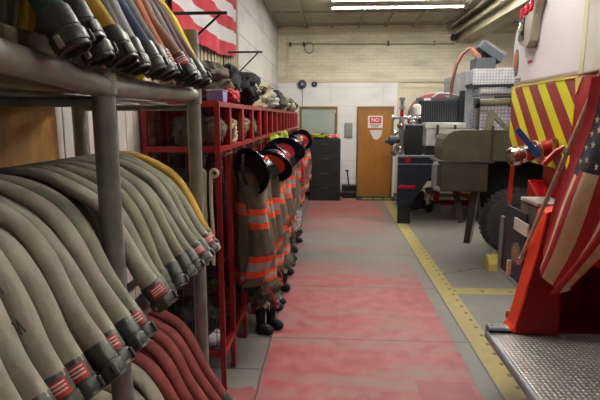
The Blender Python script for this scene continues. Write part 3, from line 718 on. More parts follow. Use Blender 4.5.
# trousers pushed down over boots, standing below the coats
def make_trousers(label, seed, mat):
    o = thing('turnout_trousers', label, 'trousers', (0, 0, 0), 'turnout trousers below the coats', world=False)
    for s in (-1, 1):
        bt = MB().lathe([(.05, .0), (.056, .01), (.052, .05), (.048, .10), (.056, .22), (.06, .27), (.05, .28)], (0, s*.085, 0), (0, 0, 1), 20, 1.05, .95)
        bt.blob((.07, s*.085, 0), .10, .055, .05, seed+s, .08, 2, .9, 22, 12).build('boot', m['rubber'], o, smooth=60)
    MB().blob((-.01, 0, .255), .135, .185, .14, seed, .42, 3.8).build('trouser_cloth', mat, o, smooth=70)
    MB().tube([(.0, -.10, .53), (.10, -.09, .50), (.145, -.06, .42), (.15, -.02, .33), (.12, .03, .27)], .02, 8, .006, side=(0, 1, 0)).build('suspender', m['red_cloth'], o, smooth=50)
    q = []
    for k in range(13): q.append((.11+.03*sin(k), -.14+k*.024, .30+.05*sin(k*1.3)))
    MB().tube(q, .022, 8, .006, side=(0, 0, 1)).build('hem_band', m['orange'] if seed % 2 else m['silver'], o, smooth=50)
    return o
for k in range(1, 9):
    lb = 'khaki turnout trousers over black boots under the second coat' if k == 1 else f'turnout trousers bunched over black boots below the {ORD[k]} coat'
    o = make_trousers(lb, k+3, m['coat_dark'] if k % 2 == 0 else m['coat2'])
    o.location = (-.565+.015*(k % 2), coatY[k]-.02, 0); o.rotation_euler = (0, 0, -1.1+.5*(k % 3)); o.scale = (.8, .8, .86)
# helmets hung by the hook rail
def make_helmet(label, shell, seed, liner):
    o = thing('fire_helmet', label, 'helmet', (0, 0, 0), 'fire helmets on the locker hooks', world=False)
    pr = [(.0, .135), (.045, .13), (.085, .105), (.108, .065), (.118, .02), (.125, .008), (.155, -.004), (.172, -.022), (.174, -.030), (.168, -.030), (.15, -.014), (.112, -.004), (.108, .02), (.10, .06), (.078, .095), (.04, .118), (0, .123)]
    MB().lathe(pr, n=36, sx=1.12, sy=.92).build('shell', shell, o, smooth=45)
    MB().lathe([(.112, -.002), (.100, -.004), (.094, .02), (.088, .055), (.10, .05), (.106, .01)], n=30, sx=1.1, sy=.9).build('liner', liner, o, smooth=45)
    for a in (.8, 2.3, 3.9, 5.4):
        c = Vector((.128*1.12*cos(a), .128*.92*sin(a), .035)); MB().lathe([(.022, -.008), (.012, .012), (0, .014)], c, (cos(a), sin(a), .3), 4).build('reflector', m['orange'], o)
    MB().prism([(-.045, .02), (.045, .02), (.055, .09), (0, .125), (-.055, .09)], .118, .126, 'yz').build('front_shield', m['red_cloth'] if seed % 2 else m['coat_dark'], o, bevel=.002)
    MB().tube([(-.06, -.10, -.0), (-.03, -.115, -.06), (.02, -.05, -.11), (.03, .03, -.11), (-.0, .10, -.06), (-.05, .10, 0)], .011, 8, .004).build('chin_strap', m['coat_dark'], o, smooth=50)
    return o
hs = [(-.555, 3.46, 1.50, (-1.45, .1, -.75), 'black_gloss', 'black', 'coat_dark', 'black fire helmet hung on the first hook of the row'),
      (-.50, 3.98, 1.49, (-1.30, 0, -.45), 'navy', 'navy', 'orange', 'navy fire helmet with orange lining hung second in the row'),
      (-.50, 4.48, 1.48, (-1.35, .2, -.5), 'navy', 'navy', 'orange', 'navy fire helmet with orange lining hung third in the row'),
      (-.50, 4.98, 1.50, (-1.3, -.2, -.3), 'navy', 'black', 'red_cloth', 'navy fire helmet with red lining hung fourth in the row'),
      (-.49, 6.00, 1.50, (-1.2, .1, -.4), 'navy', 'navy', 'orange', 'navy fire helmet with orange lining hung fifth in the row'),
      (-.50, 7.00, 1.50, (-1.3, .1, -.6), 'black_gloss', 'black', 'coat_dark', 'black fire helmet hung sixth in the row'),
      (-.50, 8.01, 1.50, (-1.3, .1, -.4), 'navy', 'navy', 'orange', 'navy fire helmet hung seventh in the row, near the far end'),
      (-.50, 9.01, 1.49, (-1.2, 0, -.5), 'black_gloss', 'black', 'orange', 'black fire helmet with orange lining hung last in the row')]
for k, (x, y, z, r, sm, _, li, lb) in enumerate(hs):
    o = make_helmet(lb, m[sm], k, m[li]); o.location = (x+.02, y-.05, z-.02); o.rotation_euler = r; o.scale = (1.03-.03*(k % 3),)*3; o.rotation_euler.z += .25*sin(k*2.3); o.rotation_euler.x += .3*sin(k*1.7); o.location.z += .03*sin(k*3.1)
# small bright gear between the helmets
bundle('glove_pair', 'lime yellow gloves hung on the fifth locker hooks', 'gloves', (-.60, 5.32, 1.52), (.06, .09, .07), m['lime'], 81, 'bright gear on the hooks', .35)
bundle('glove_pair', 'lime yellow gloves hung on the seventh locker hooks', 'gloves', (-.60, 6.32, 1.53), (.06, .09, .07), m['lime'], 82, 'bright gear on the hooks', .35)
bundle('yellow_pouch', 'yellow pouch hanging between helmets by the sixth locker', 'pouch', (-.50, 5.56, 1.22), (.04, .06, .12), m['bright_yellow'], 83, None, .2)
bundle('orange_hood', 'orange and black hood hung on the thirteenth locker', 'hood', (-.50, 9.3, 1.38), (.10, .14, .10), m['coat_dark'], 84, None, .3, extra=[(.03, -.12, .05, .06, .06, .06, m['orange'])])
o = thing('red_bag', 'red cloth bag with white square mark hanging among the coats', 'bag', (-.44, 6.55, .98))
MB().prism([(-.49, .95), (-.33, .98), (-.35, 1.22), (-.42, 1.42), (-.47, 1.22)], 6.50, 6.60, 'xz').build('bag_body', m['red_cloth'], o, bevel=.02, seg=3)
MB().box(-.455, -.385, 6.494, 6.5, 1.06, 1.14).build('white_mark', m['white_plain'], o)
MB().tube([(-.42, 6.55, 1.40), (-.5, 6.55, 1.5), (-.62, 6.55, 1.59)], .008, 8).build('cord', m['red_cloth'], o)
bundle('jacket_bundle', 'pale blue and white jacket stuffed low among the far coats', 'jacket', (-.44, 6.1, .42), (.07, .13, .14), m['lilac_hose'], 86, None, .4)

# ------------------------------------------------------------------ hung flag and shelf brackets on the left wall
fl = thing('flag', 'large striped flag hung flat on the left wall above the lockers', 'flag', (-1.17, 5.1, 2.5))
b = MB(); ns = 9; h = .134; z0 = 2.575
def wallf(u, v):
    y = 3.62+2.5*u; sag = (-.05*(1-u)-.07*sin(PI*u))*(1-v)**2
    return (-1.14+.013*sin(u*17)+.006*sin(u*37+v*4), y+.05*v, z0+ns*h*v+sag)
b.grid(wallf, 60, ns*2)
b.mi = [((f//60)//2) % 2 for f in range(60*ns*2)]
b.build('cloth', [m['flag_red_wall'], m['flag_white']], fl, smooth=80)
MB().tube([(-1.135, 3.7, z0+ns*h+.01), (-1.135, 6.45, z0+ns*h+.01)], .012, 10).build('hanging_rod', m['pole_wood'], fl)
def bracket(y, z, x1, dy, label):
    o = thing('shelf_bracket', label, 'bracket', (WX+.03, y, z), 'shelf brackets above the lockers')
    MB().bar((WX+.03, y, z), (x1, y, z), .022, .018).build('arm', m['black'], o)
    MB().bar((WX+.035, y, z-.40), (WX+.035, y, z+.02), .022, .01).build('wall_plate', m['black'], o)
    MB().bar((x1-.05, y, z-.01), (WX+.04, y, z-.37), .018, .012).build('brace', m['black'], o)
bracket(3.42, 2.54, -.70, 0, 'black triangular shelf bracket in front of the hung flag')
bracket(5.55, 2.555, -.755, 0, 'black triangular shelf bracket at the far end of hung flag')

# ------------------------------------------------------------------ back corner: cabinet, bin, shovel, mat
o = thing('filing_cabinet', 'black four-drawer filing cabinet below the frosted window', 'cabinet', (-.10, 11.2, 0))
MB().box(-.46, .23, 10.85, 11.50, 0, 1.37).build('cabinet_body', m['cabinet'], o, bevel=.006)
for k in range(4):
    dr = MB().box(-.44, .21, 10.835, 10.85, .05+k*.325, .36+k*.325).build('drawer', m['cabinet'], o, bevel=.005)
    MB().box(-.20, -.03, 10.815, 10.835, .28+k*.325, .30+k*.325).build('handle', m['dark_grey'], dr, bevel=.003)
bundle('vest_pile', 'lime and pink vests piled on the black filing cabinet', 'clothing', (-.20, 11.15, 1.37), (.20, .22, .06), m['lime'], 91, None, .4, extra=[(.24, 0, 0, .14, .16, .05, m['pink']), (.05, -.1, .03, .09, .1, .05, m['blue_hose'])])
o = thing('dust_bin', 'low black bin standing between cabinet and brown door', 'bin', (.45, 11.35, 0))
MB().prism([(.30, 0), (.60, 0), (.62, .30), (.28, .30)], 11.22, 11.48, 'xz').build('bin_body', m['black'], o, bevel=.01)
MB().box(.29, .61, 11.205, 11.22, .12, .16).build('rim_strip', m['dark_grey'], o)
o = thing('hand_shovel', 'black handled shovel standing in the bin beside the door', 'shovel', (.42, 11.3, .3))
MB().tube([(.44, 11.25, .29), (.40, 11.35, .62)], .018, 10).build('shaft', m['black'], o, smooth=40)
MB().tube([(.36, 11.352, .63), (.43, 11.352, .62)], .022, 10).build('grip', m['black'], o, smooth=40)
o = thing('door_mat', 'worn lime and black mat on the floor before the brown door', 'mat', (1.0, 11.1, 0))
MB().box(.60, 1.50, 10.95, 11.40, .001, .012).build('mat_base', m['rubber'], o)
for k, (xa, xb) in enumerate(((.72, .95), (.98, 1.17), (1.2, 1.38))): MB().prism([(xa, 11.02), (xb, 11.0), (xb+.03, 11.2), (xa+.05, 11.22)], .012, .018, 'xy').build('worn_patch', m['mat_green'], o)

# ------------------------------------------------------------------ fire engine, its rear facing the walkway
E = thing('fire_engine', 'white and red fire engine with yellow chevrons and diamond plate tailboard', 'fire engine', (3, 3.2, 0))
hi = [(4.56, 2.11), (4.59, 2.35), (4.60, 2.47), (4.56, 2.59), (4.46, 2.655), (4.37, 2.72), (4.2, 2.77), (3.9, 2.84), (3.4, 2.9), (1.4, 2.9), (1.4, 2.11)]
MB().prism(hi, 1.60, 6.2).build('upper_body', m['truck_white'], E, bevel=.04, seg=4, smooth=40)
MB().prism([(4.50, 1.50), (4.555, 1.75), (4.56, 2.105), (3.38, 2.105), (3.38, 1.48)], 1.60, 6.2).build('chevron_body', m['chevron'], E, bevel=.018, seg=3, smooth=40)
MB().box(1.585, 6.2, 1.4, 3.36, 1.48, 2.11).build('red_body', m['truck_red'], E, bevel=.008)
MB().prism([(3.36, 2.10), (3.27, 2.10), (3.335, 1.99)], 1.578, 1.585).build('chevron_tip', m['chock'], E)
MB().box(1.585, 1.62, 3.28, 3.35, 2.115, 2.88).build('door_seal', m['truck_cream'], E, bevel=.01)
MB().box(1.57, 1.62, 1.4, 3.255, 2.115, 2.88).build('rear_door', m['stud_white'], E, bevel=.012)
MB().box(1.594, 1.602, 3.36, 4.53, 2.103, 2.116).build('gold_line', m['chock'], E)
MB().box(1.70, 6.2, 1.4, 4.02, .90, 1.48).build('lower_body', m['truck_red'], E, bevel=.01)
MB().box(1.82, 6.2, 1.4, 3.6, .42, .90).build('rear_recess', m['truck_red'], E)
MB().box(2.6, 6.2, 1.5, 4.5, .46, 1.50).build('chassis', m['black'], E)
# tailboard
tb = MB().box(1.062, 1.82, 1.4, 3.14, .385, .45).build('tailboard', m['step_tread'], E, bevel=.022, seg=3, smooth=40)
MB().tube([(1.068, 1.4, .418), (1.068, 3.14, .418)], .03, 14).build('bullnose', m['grey_metal'], tb, smooth=40)
lp = MB().box(1.062, 1.22, 3.12, 3.21, .40, .475).build('corner_lip', m['grey_metal'], tb, bevel=.015, seg=3)
MB().box(1.058, 1.2, 3.10, 3.118, .452, .468).build('rubber_strip', m['rubber'], tb)
for k in range(3): MB().lathe([(.008, 0), (.006, .004), (0, .005)], (1.09+k*.045, 3.165, .475), (0, 0, 1), 10).build('rivet', m['chrome'], tb)
# flared corner fender standing on the tailboard
pr = [(1.150, .452), (1.185, .462), (1.215, .50), (1.24, .60), (1.27, .75), (1.305, .93), (1.335, 1.10), (1.36, 1.26), (1.46, 1.28), (1.49, 1.28), (1.49, .452)]
MB().prism(pr, 3.10, 3.24, 'xz').build('corner_fender', m['lit_fender_red'], E, bevel=.006)
MB().prism([(x+.012, z+.004) for x, z in pr[2:8]]+[(1.49, 1.26), (1.49, .456), (1.222, .456)], 3.092, 3.0995, 'xz').build('shaded_fender_face', m['truck_red'], E)  # same fender, its shaded side put in as a darker red plate
MB().box(1.50, 1.86, 3.50, 3.54, .42, 1.05).build('recess_wall', m['truck_red'], E)
MB().box(1.30, 1.84, 3.14, 3.50, .40, .445).build('recess_floor', m['truck_red'], E)
MB().box(1.49, 1.86, 3.20, 3.54, 1.05, 1.08).build('recess_top', m['truck_red'], E)
MB().box(1.49, 1.51, 3.24, 3.50, .445, 1.05).build('recess_side', m['truck_red'], E)
b = MB()
for x, z in ((1.36, .62), (1.42, .72), (1.36, .84), (1.44, .98), (1.46, .66), (1.44, .84), (1.43, .56)):
    MB().lathe([(.009, 0), (.007, .004), (0, .005)], (x, 3.092, z), (0, -1, 0), 10).build('rivet', m['truck_red'], E)
MB().box(1.20, 1.225, 3.26, 3.275, .80, .90).build('side_marker', m['tag_white'], E)
MB().box(1.55, 1.80, 1.9, 2.78, .885, .935).build('side_step', m['step_tread'], E, bevel=.006)
MB().box(1.655, 1.675, 2.80, 2.83, .45, .90).build('step_post', m['grey_metal'], E, bevel=.003)
# mud flap with round emblem
fp = MB().box(1.42, 1.432, 3.56, 3.98, .60, 1.16).build('mud_flap', m['flap'], E, bevel=.003)
MB().box(1.41, 1.44, 3.54, 4.06, .585, .615).build('flap_trim', m['grey_metal'], fp)
MB().lathe([(.09, 0), (.09, .006), (.075, .009), (0, .009)], (1.42, 3.70, .82), (-1, 0, 0), 28).build('round_emblem', m['card'], fp, smooth=30)
MB().lathe([(.062, 0), (.055, .003), (0, .003)], (1.411, 3.70, .82), (-1, 0, 0), 24).build('emblem_centre', m['salmon_hose'], fp)
MB().box(1.41, 1.432, 3.98, 4.06, .615, 1.05).build('flap_fold', m['grey_hose'], fp)
def tyre(parent, c, R, w, name='wheel', lug=40, rimmat=None):
    x, y, z = c
    pr = [(R*.56, -w*.42), (R*.62, -w*.5), (R*.80, -w*.52), (R*.93, -w*.5), (R*.98, -w*.42), (R, -w*.3), (R, w*.3), (R*.98, w*.42), (R*.93, w*.5), (R*.8, w*.52), (R*.62, w*.5), (R*.56, w*.42)]
    tr = MB().lathe(pr, c, (0, 1, 0), 56).build(name, m['tyre'], parent, smooth=35)
    b = MB()
    for k in range(lug):
        a = 2*PI*k/lug; a2 = a+2*PI/lug*.6; 
        for s in (-1, 1):
            vs = []
            for rr in (R*.975, R*1.022):
                for aa in (a, a2):
                    for yy in (w*.05*s, w*.5*s): vs.append((x+rr*cos(aa+ (.05 if s > 0 else 0)), y+yy, z+rr*sin(aa+(.05 if s > 0 else 0))))
            b.add(vs, [(0, 1, 3, 2), (4, 6, 7, 5), (0, 4, 5, 1), (2, 3, 7, 6), (0, 2, 6, 4), (1, 5, 7, 3)])
    b.build('tread_pattern', m['tyre'], tr)
    MB().lathe([(R*.57, -w*.40), (R*.55, -w*.30), (R*.45, -w*.25), (R*.25, -w*.1), (R*.22, -w*.35), (R*.1, -w*.4), (0, -w*.4)], c, (0, 1, 0), 36).build('rim', rimmat or m['dark_grey'], tr, smooth=35)
    return tr
tyre(E, (2.25, 4.05, .50), .488, .30)
# lamp housing, lights and emblems on the white body
lb_ = MB().prism([(4.28, 2.44), (4.10, 2.38), (4.03, 2.43), (4.0, 2.62), (3.84, 2.9), (3.97, 2.9), (4.04, 2.66), (4.28, 2.655)], 1.53, 1.60).build('lamp_housing', m['lampbox'], E, bevel=.015, seg=3)
MB().lathe([(.055, 0), (.06, .01), (.045, .02), (0, .03)], (1.535, 4.22, 2.55), (-1, .3, 0), 20).build('spot_lens', m['chrome'], lb_, smooth=40)
MB().box(1.522, 1.532, 4.17, 4.27, 2.46, 2.63).build('lens_panel', m['black'], lb_)
for k in range(3):
    MB().prism([(4.02+k*.10, 2.655-k*.015), (4.07+k*.10, 2.655-k*.015), (4.05+k*.10, 2.74-k*.015), (4.0+k*.10, 2.74-k*.015)], 1.515, 1.61).build('red_light', m['lens_red'], E, bevel=.012, seg=3)
def oval(cy, cz, ry, rz, x0, x1): return MB().prism([(cy+ry*cos(k*PI/12), cz+rz*sin(k*PI/12)) for k in range(24)], x0, x1)
em = oval(4.475, 2.31, .05, .115, 1.594, 1.602).build('shield_emblem', m['grey_hose'], E)
oval(4.475, 2.32, .036, .08, 1.590, 1.594).build('emblem_centre', m['orange_hose'], em)
for zz in (2.145, 2.165): MB().box(1.594, 1.60, 4.36, 4.47, zz, zz+.01).build('small_script', m['grey_hose'], E)
MB().box(1.594, 1.60, 4.14, 4.22, 2.28, 2.30).build('small_red_script', m['tag_red'], E)
# rear discharge valve with blue lever
vr = Vector((1.66, 3.62, 1.66)); ve = Vector((1.265, 3.56, 1.565)); dv = (ve-vr).normalized()
va = MB().tube([vr, vr+dv*.22], [.06, .055], 22).build('discharge_pipe', m['truck_red'], E, smooth=40)
vb = MB().lathe([(.05, .18), (.072, .19), (.072, .215), (.052, .22), (.062, .26), (.062, .31), (.05, .32), (.05, .335), (.064, .34), (.068, .37), (.064, .40), (.056, .405), (.056, .37), (0, .365)], vr, dv, 28).build('valve_body', m['chrome'], va, smooth=35)
MB().lathe([(.072, .197), (.077, .203), (.072, .209)], vr, dv, 28).build('brass_ring', m['brass'], va, smooth=35)
MB().lathe([(.064, .345), (.071, .35), (.071, .358), (.064, .362)], vr, dv, 28).build('brass_band', m['brass'], va, smooth=35)
p0 = vr+dv*.27+Vector((0, -.06, .04))
MB().bar(p0+Vector((.05, -.02, -.06)), p0+Vector((-.10, .02, .13)), .04, .018, (0, 1, 0)).build('blue_lever', m['blue_handle'], va, bevel=.006)
MB().tube([vr+dv*.10+Vector((0, -.055, .06)), vr+dv*.10+Vector((0, -.075, -.05))], .014, 10).build('drain_cock', m['brass'], va)
MB().tube([vr+Vector((.02, -.12, .02)), vr+dv*.12+Vector((0, -.13, -.02)), vr+dv*.2+Vector((0, -.12, -.09))], .022, 10).build('side_pipe', m['truck_red'], va, smooth=40)
MB().bar(ve+Vector((.03, 0, -.06)), ve+Vector((.03, .01, -.34)), .028, .005, (0, 1, 0)).build('orange_ribbon', m['orange'], va)
# red lower corner, bracket and boards below the valve
MB().prism([(4.0, 1.36), (3.6, 1.16), (4.0, 1.14)], 1.58, 1.70).build('corner_gusset', m['truck_red'], E, bevel=.01)
MB().box(1.44, 1.62, 3.44, 3.74, 1.09, 1.235).build('step_box', m['card'], E, bevel=.01)
MB().box(1.43, 1.64, 3.42, 3.72, 1.24, 1.262).build('step_lid', m['white_plain'], E, bevel=.003)
MB().bar((1.40, 3.46, 1.055), (1.40, 3.72, 1.06), .09, .012, (1, 0, 0)).build('white_plate', m['white_plain'], E)
o = thing('wheel_chock', 'pale yellow wheel chock on the floor by the olive truck tyre', 'chock', (2.02, 5.96, 0))
MB().prism([(5.84, 0), (6.08, 0), (6.07, .09), (6.0, .18), (5.92, .18), (5.85, .09)], 1.93, 2.12).build('chock_body', m['chock'], o, bevel=.012, seg=3)
MB().tube([(2.02, 5.93, .178), (2.02, 5.935, .21), (2.02, 5.985, .21), (2.02, 5.99, .175)], .008, 8).build('rope_handle', m['rope'], o)

# ------------------------------------------------------------------ flag on a staff leaning on the tailboard
F = thing('flag', 'striped and starred flag on a wooden staff leaning at the fire engine rear', 'flag', (1.27, 3.31, .88))
pa = Vector((1.30, 3.33, .86)); pb = Vector((1.30, 2.50, 2.075))
MB().tube([pa, pb], .013, 14).build('staff', m['pole_wood'], F, smooth=40)
MB().lathe([(.022, 0), (.024, .02), (.02, .05), (.012, .055)], pa-Vector((0, .01, -.01)), (pb-pa), 16).build('ferrule', m['chrome'], F, smooth=40)
q = [(1.30, 2.475+.02*cos(a), 2.075+.03*sin(a)) for a in [k*PI/8 for k in range(17)]]
MB().tube(q, .005, 8).build('finial', m['brass'], F, smooth=40)
MB().tube([(1.30+.02*cos(k*PI/8), 2.78, 1.665+.02*sin(k*PI/8)) for k in range(17)], .004, 6).build('ring', m['chrome'], F)
A_, B_, C_, D_ = Vector((2.53, 2.04)), Vector((2.985, 1.03)), Vector((2.60, .94)), Vector((1.70, 2.10))
TB = [0, .11, .17, .25, .37, .49, .61, .74, .87, 1.0]
def flagp(s, tt, off=0):
    p = (A_.lerp(B_, s)).lerp(D_.lerp(C_, s), tt)
    p = p+Vector((0, -.13*s*s*sin(PI*min(1, tt*1.05)))) + Vector((-.02*sin(PI*s), .0))*(1-tt)+Vector((-.11*sin(PI*s)*min(1, tt*2.5), 0))
    x = 1.265+.028*sin(tt*15+s*1.5)*(.35+.65*s)+.015*sin(s*7+tt*5)+.05*tt-off
    return (x, p.x, p.y)
b = MB(); nsx = 30
for k in range(9):
    t0, t1 = TB[k], TB[k+1]
    for i in range(nsx):
        s0, s1 = i/nsx, (i+1)/nsx
        for q in range(4):
            ta, tb_ = t0+(t1-t0)*q/4, t0+(t1-t0)*(q+1)/4
            tm = (ta+tb_)/2; sm = (s0+s1)/2
            b.cur = 2 if (tm > .07 and sm < .47-.10*tm) else (k % 2)
            b.add([flagp(s0, ta), flagp(s1, ta), flagp(s1, tb_), flagp(s0, tb_)], [(0, 1, 2, 3)])
b.build('cloth', [m['flag_red'], m['flag_cream'], m['flag_blue']], F, smooth=80)
for i in range(6):
    for j in range(8):
        s = .05+i*.066+(.0 if j % 2 else .02); tt = .13+j*.105
        if s > .45-.10*tt: continue
        c = Vector(flagp(s, tt, .003)); vs = []
        for k in range(10):
            a = PI/2+k*PI/5; r = .022 if k % 2 == 0 else .0088
            vs.append((c.x, c.y+r*cos(a), c.z+r*sin(a)))
        vs.append(tuple(c)); MB().add(vs, [(k, (k+1) % 10, 10) for k in range(10)]).build('star', m['flag_cream'], F)

# ------------------------------------------------------------------ olive truck
O = thing('military_truck', 'olive drab truck with rounded fender behind the fire engine', 'truck', (3, 6.8, 0))
pr = [(1.46, 1.29), (1.455, 1.45), (1.475, 1.56), (1.52, 1.63), (1.60, 1.675), (1.70, 1.685), (3.3, 1.685), (3.3, 1.27)]
MB().prism(pr, 6.5, 6.98, 'xz').build('fender', m['olive'], O, bevel=.008)
MB().box(2.07, 2.10, 6.488, 6.5, 1.25, 1.74).build('fender_rib', m['olive_dark'], O)
for zz in (1.36, 1.46, 1.56, 1.64): MB().lathe([(.013, 0), (.01, .008), (0, .01)], (2.085, 6.488, zz), (0, -1, 0), 10).build('bolt', m['olive_dark'], O)
MB().box(1.44, 2.05, 6.46, 6.98, .885, 1.265).build('bumper_box', m['olive_dark'], O, bevel=.014)
MB().box(1.40, 2.12, 6.45, 6.99, 1.255, 1.29).build('bumper_lip', m['olive_dark'], O, bevel=.006)
MB().tube([(1.43, 6.5, 1.25), (1.38, 6.5, 1.24), (1.37, 6.5, 1.22), (1.37, 6.5, .96), (1.38, 6.5, .93), (1.45, 6.5, .91)], .036, 14).build('grab_bar', m['grey_metal'], O, smooth=50)
MB().bar((1.70, 6.7, .90), (1.80, 6.7, .42), .08, .012, (0, 1, 0)).build('hanging_strap', m['olive_dark'], O)
MB().bar((1.93, 6.6, .90), (1.905, 6.75, .12), .085, .02, (0, 1, 0)).build('step_leg', m['olive_dark'], O)
MB().bar((1.99, 6.6, .90), (1.965, 6.75, .13), .012, .02, (0, 1, 0)).build('step_edge', m['grey_metal'], O)
MB().prism([(2.07, 1.27), (2.05, .95), (2.07, .68), (2.14, .44), (2.28, .24), (3.4, .24), (3.4, 1.27)], 6.78, 7.04, 'xz').build('wheel_well', m['black'], O)
MB().box(2.3, 6.0, 7.06, 7.4, .62, 1.25).build('frame_rail', m['olive_dark'], O)
MB().box(3.3, 6.0, 6.5, 7.9, 1.0, 2.3).build('cab', m['olive'], O, bevel=.05)
tyre(O, (2.50, 6.60, .458), .448, .28)
# winch A-frame on the fender
MB().tube([(1.90, 6.6, 2.03), (2.32, 6.6, 2.05)], .048, 16).build('winch_tube', m['winch'], O, smooth=40)
for xx in (1.86, 2.30): MB().lathe([(.03, 0), (.07, .005), (.07, .055), (.03, .06)], (xx, 6.6, 2.03 if xx < 2 else 2.05), (1, 0, 0), 18).build('winch_collar', m['black'], O, smooth=35)
MB().prism([(2.00, 1.685), (2.04, 1.92), (2.07, 1.95), (2.10, 1.93), (2.31, 1.70), (2.27, 1.685), (2.11, 1.83), (2.10, 1.685)], 6.55, 6.62, 'xz').build('tripod_bracket', m['winch'], O, bevel=.006)
MB().prism([(2.28, 1.685), (2.40, 2.0), (2.46, 2.0), (2.58, 1.685)], 6.55, 6.62, 'xz').build('side_bracket', m['olive'], O, bevel=.006)
MB().bar((1.90, 6.6, 1.93), (2.05, 6.6, 1.92), .03, .03).build('tie_bar', m['winch'], O)
MB().box(1.90, 1.93, 6.57, 6.63, 1.685, 1.99).build('tube_stand', m['olive'], O)
MB().tube([(2.1, 6.58, 2.10), (2.35, 6.56, 2.11), (2.48, 6.55, 2.05), (2.55, 6.55, 1.9), (2.58, 6.55, 1.70)], .013, 8).build('cable', m['rubber'], O, smooth=50)

# ------------------------------------------------------------------ far service truck with pump deck
B = thing('brush_truck', 'black and aluminium brush truck with pump deck near the back wall', 'truck', (3.4, 9.2, 0))
pr = [(1.17, .33), (1.40, .33), (1.84, 1.0), (1.90, 1.17), (1.17, 1.17)]
MB().prism(pr, 8.5, 8.58, 'xz').build('side_panel', m['blue_black'], B, bevel=.008)
MB().prism([(1.165, 8.48), (1.57, 10.6), (2.3, 10.6), (2.3, 8.48)], 1.17, 1.20, 'xy').build('deck_edge', m['grey_metal'], B, bevel=.004)
MB().box(1.17, 1.92, 8.485, 8.50, 1.045, 1.06).build('panel_trim', m['grey_metal'], B)
MB().prism([(1.19, 8.58), (1.58, 10.6), (5.5, 10.6), (5.5, 8.58)], .75, 1.17, 'xy').build('bumper_beam', m['black'], B)
MB().box(1.19, 1.41, 8.52, 8.56, .005, .33).build('mud_flap', m['rubber'], B)
MB().box(1.19, 1.48, 8.485, 8.50, .63, .69).build('red_reflector', m['lens_red'], B, bevel=.005)
MB().lathe([(.06, 0), (.055, .008), (0, .01)], (1.33, 8.50, 1.12), (0, -1, 0), 5).build('red_star_badge', m['lens_red'], B)
# pump manifold
pm = MB().tube([(1.235, 8.72, 1.20), (1.235, 8.72, 1.86)], .045, 16).build('pump_riser', m['grey_metal'], B, smooth=40)
MB().tube([(1.235, 8.72, 1.86), (1.235, 8.72, 2.0)], .03, 14).build('sight_glass', m['lens_red'], pm, smooth=40)
MB().lathe([(.05, 0), (.05, .05), (.03, .06), (.03, .15), (.05, .16), (.05, .2), (0, .2)], (1.235, 8.72, 1.98), (0, 0, 1), 16).build('relief_valve', m['grey_metal'], pm, smooth=35)
for zz, x0 in ((1.84, 1.06), (1.58, 1.10)):
    MB().tube([(1.20, 8.70, zz), (x0+.04, 8.70, zz)], .028, 12).build('outlet', m['grey_metal'], pm, smooth=40)
    MB().lathe([(.05, 0), (.055, .02), (.05, .045), (0, .045)], (x0+.045, 8.70, zz), (-1, 0, 0), 16).build('outlet_cap', m['chrome'], pm, smooth=35)
MB().lathe([(.05, 0), (.06, .04), (.06, .10), (.085, .11), (.085, .17), (.05, .20), (.035, .26), (0, .26)], (1.21, 8.68, 1.46), (-1, 0, -.1), 20).build('suction_nozzle', m['dark_grey'], pm, smooth=35)
MB().tube([(1.20, 8.70, 1.40), (1.13, 8.68, 1.33), (1.12, 8.66, 1.27), (1.16, 8.66, 1.205)], .02, 10).build('drain_hose', m['grey_metal'], pm, smooth=50)
MB().tube([(1.42, 8.75, 1.73), (1.42, 8.75, 2.02)], .035, 14).build('vent_pipe', m['grey_metal'], pm, smooth=40)
MB().tube([(1.25, 8.72, 1.84), (1.42, 8.75, 1.84), (1.56, 8.75, 1.84)], .03, 12).build('header_pipe', m['chrome'], pm, smooth=40)
MB().lathe([(.03, 0), (.07, .01), (.075, .06), (.075, .14), (.06, .18), (.03, .19), (0, .19)], (1.50, 8.78, 1.88), (0, 0, 1), 20).build('white_float', m['white_plain'], pm, smooth=40)
for k in range(3): MB().lathe([(.055, 0), (.055, .03), (.045, .035), (0, .035)], (1.20, 8.685, 1.30+.0*k) if k == 0 else (1.21, 8.67, 1.70) if k == 1 else (1.12, 8.70, 1.22), (-.3, -1, 0), 18).build('gauge', m['chrome'], pm, smooth=35)
# hose reel behind
rl = MB().lathe([(.40, -.20), (.43, -.19), (.43, .19), (.40, .20)], (1.92, 9.6, 1.85), (0, 1, 0), 48).build('hose_reel', m['reel_red'], B, smooth=35)
MB().box(1.45, 2.25, 9.3, 9.36, 1.2, 1.6).build('reel_stand', m['dark_grey'], B)
MB().box(1.45, 2.25, 9.84, 9.9, 1.2, 1.6).build('reel_stand', m['dark_grey'], B)
# cooling pack with grille
gp = MB().box(1.56, 2.28, 8.95, 9.3, 1.2, 2.19).build('radiator_case', m['blue_black'], B, bevel=.01)
b = MB()
for k in range(16): b.box(1.62+k*.04, 1.626+k*.04, 8.925, 8.95, 1.72, 2.12)
for k in range(11): b.box(1.60, 2.24, 8.92, 8.927, 1.72+k*.04, 1.726+k*.04)
b.build('grille', m['dark_grey'], gp)
MB().box(1.56, 2.28, 8.93, 8.95, 2.13, 2.19).build('top_rail', m['dark_grey'], gp)
MB().box(1.64, 1.76, 8.922, 8.93, 2.14, 2.18).build('label_plate', m['white_plain'], gp)
MB().tube([(1.8, 9.0, 2.19), (1.9, 9.0, 2.26), (2.15, 9.0, 2.25), (2.28, 9.0, 2.20)], .02, 10).build('lift_handle', m['grey_metal'], gp, smooth=50)
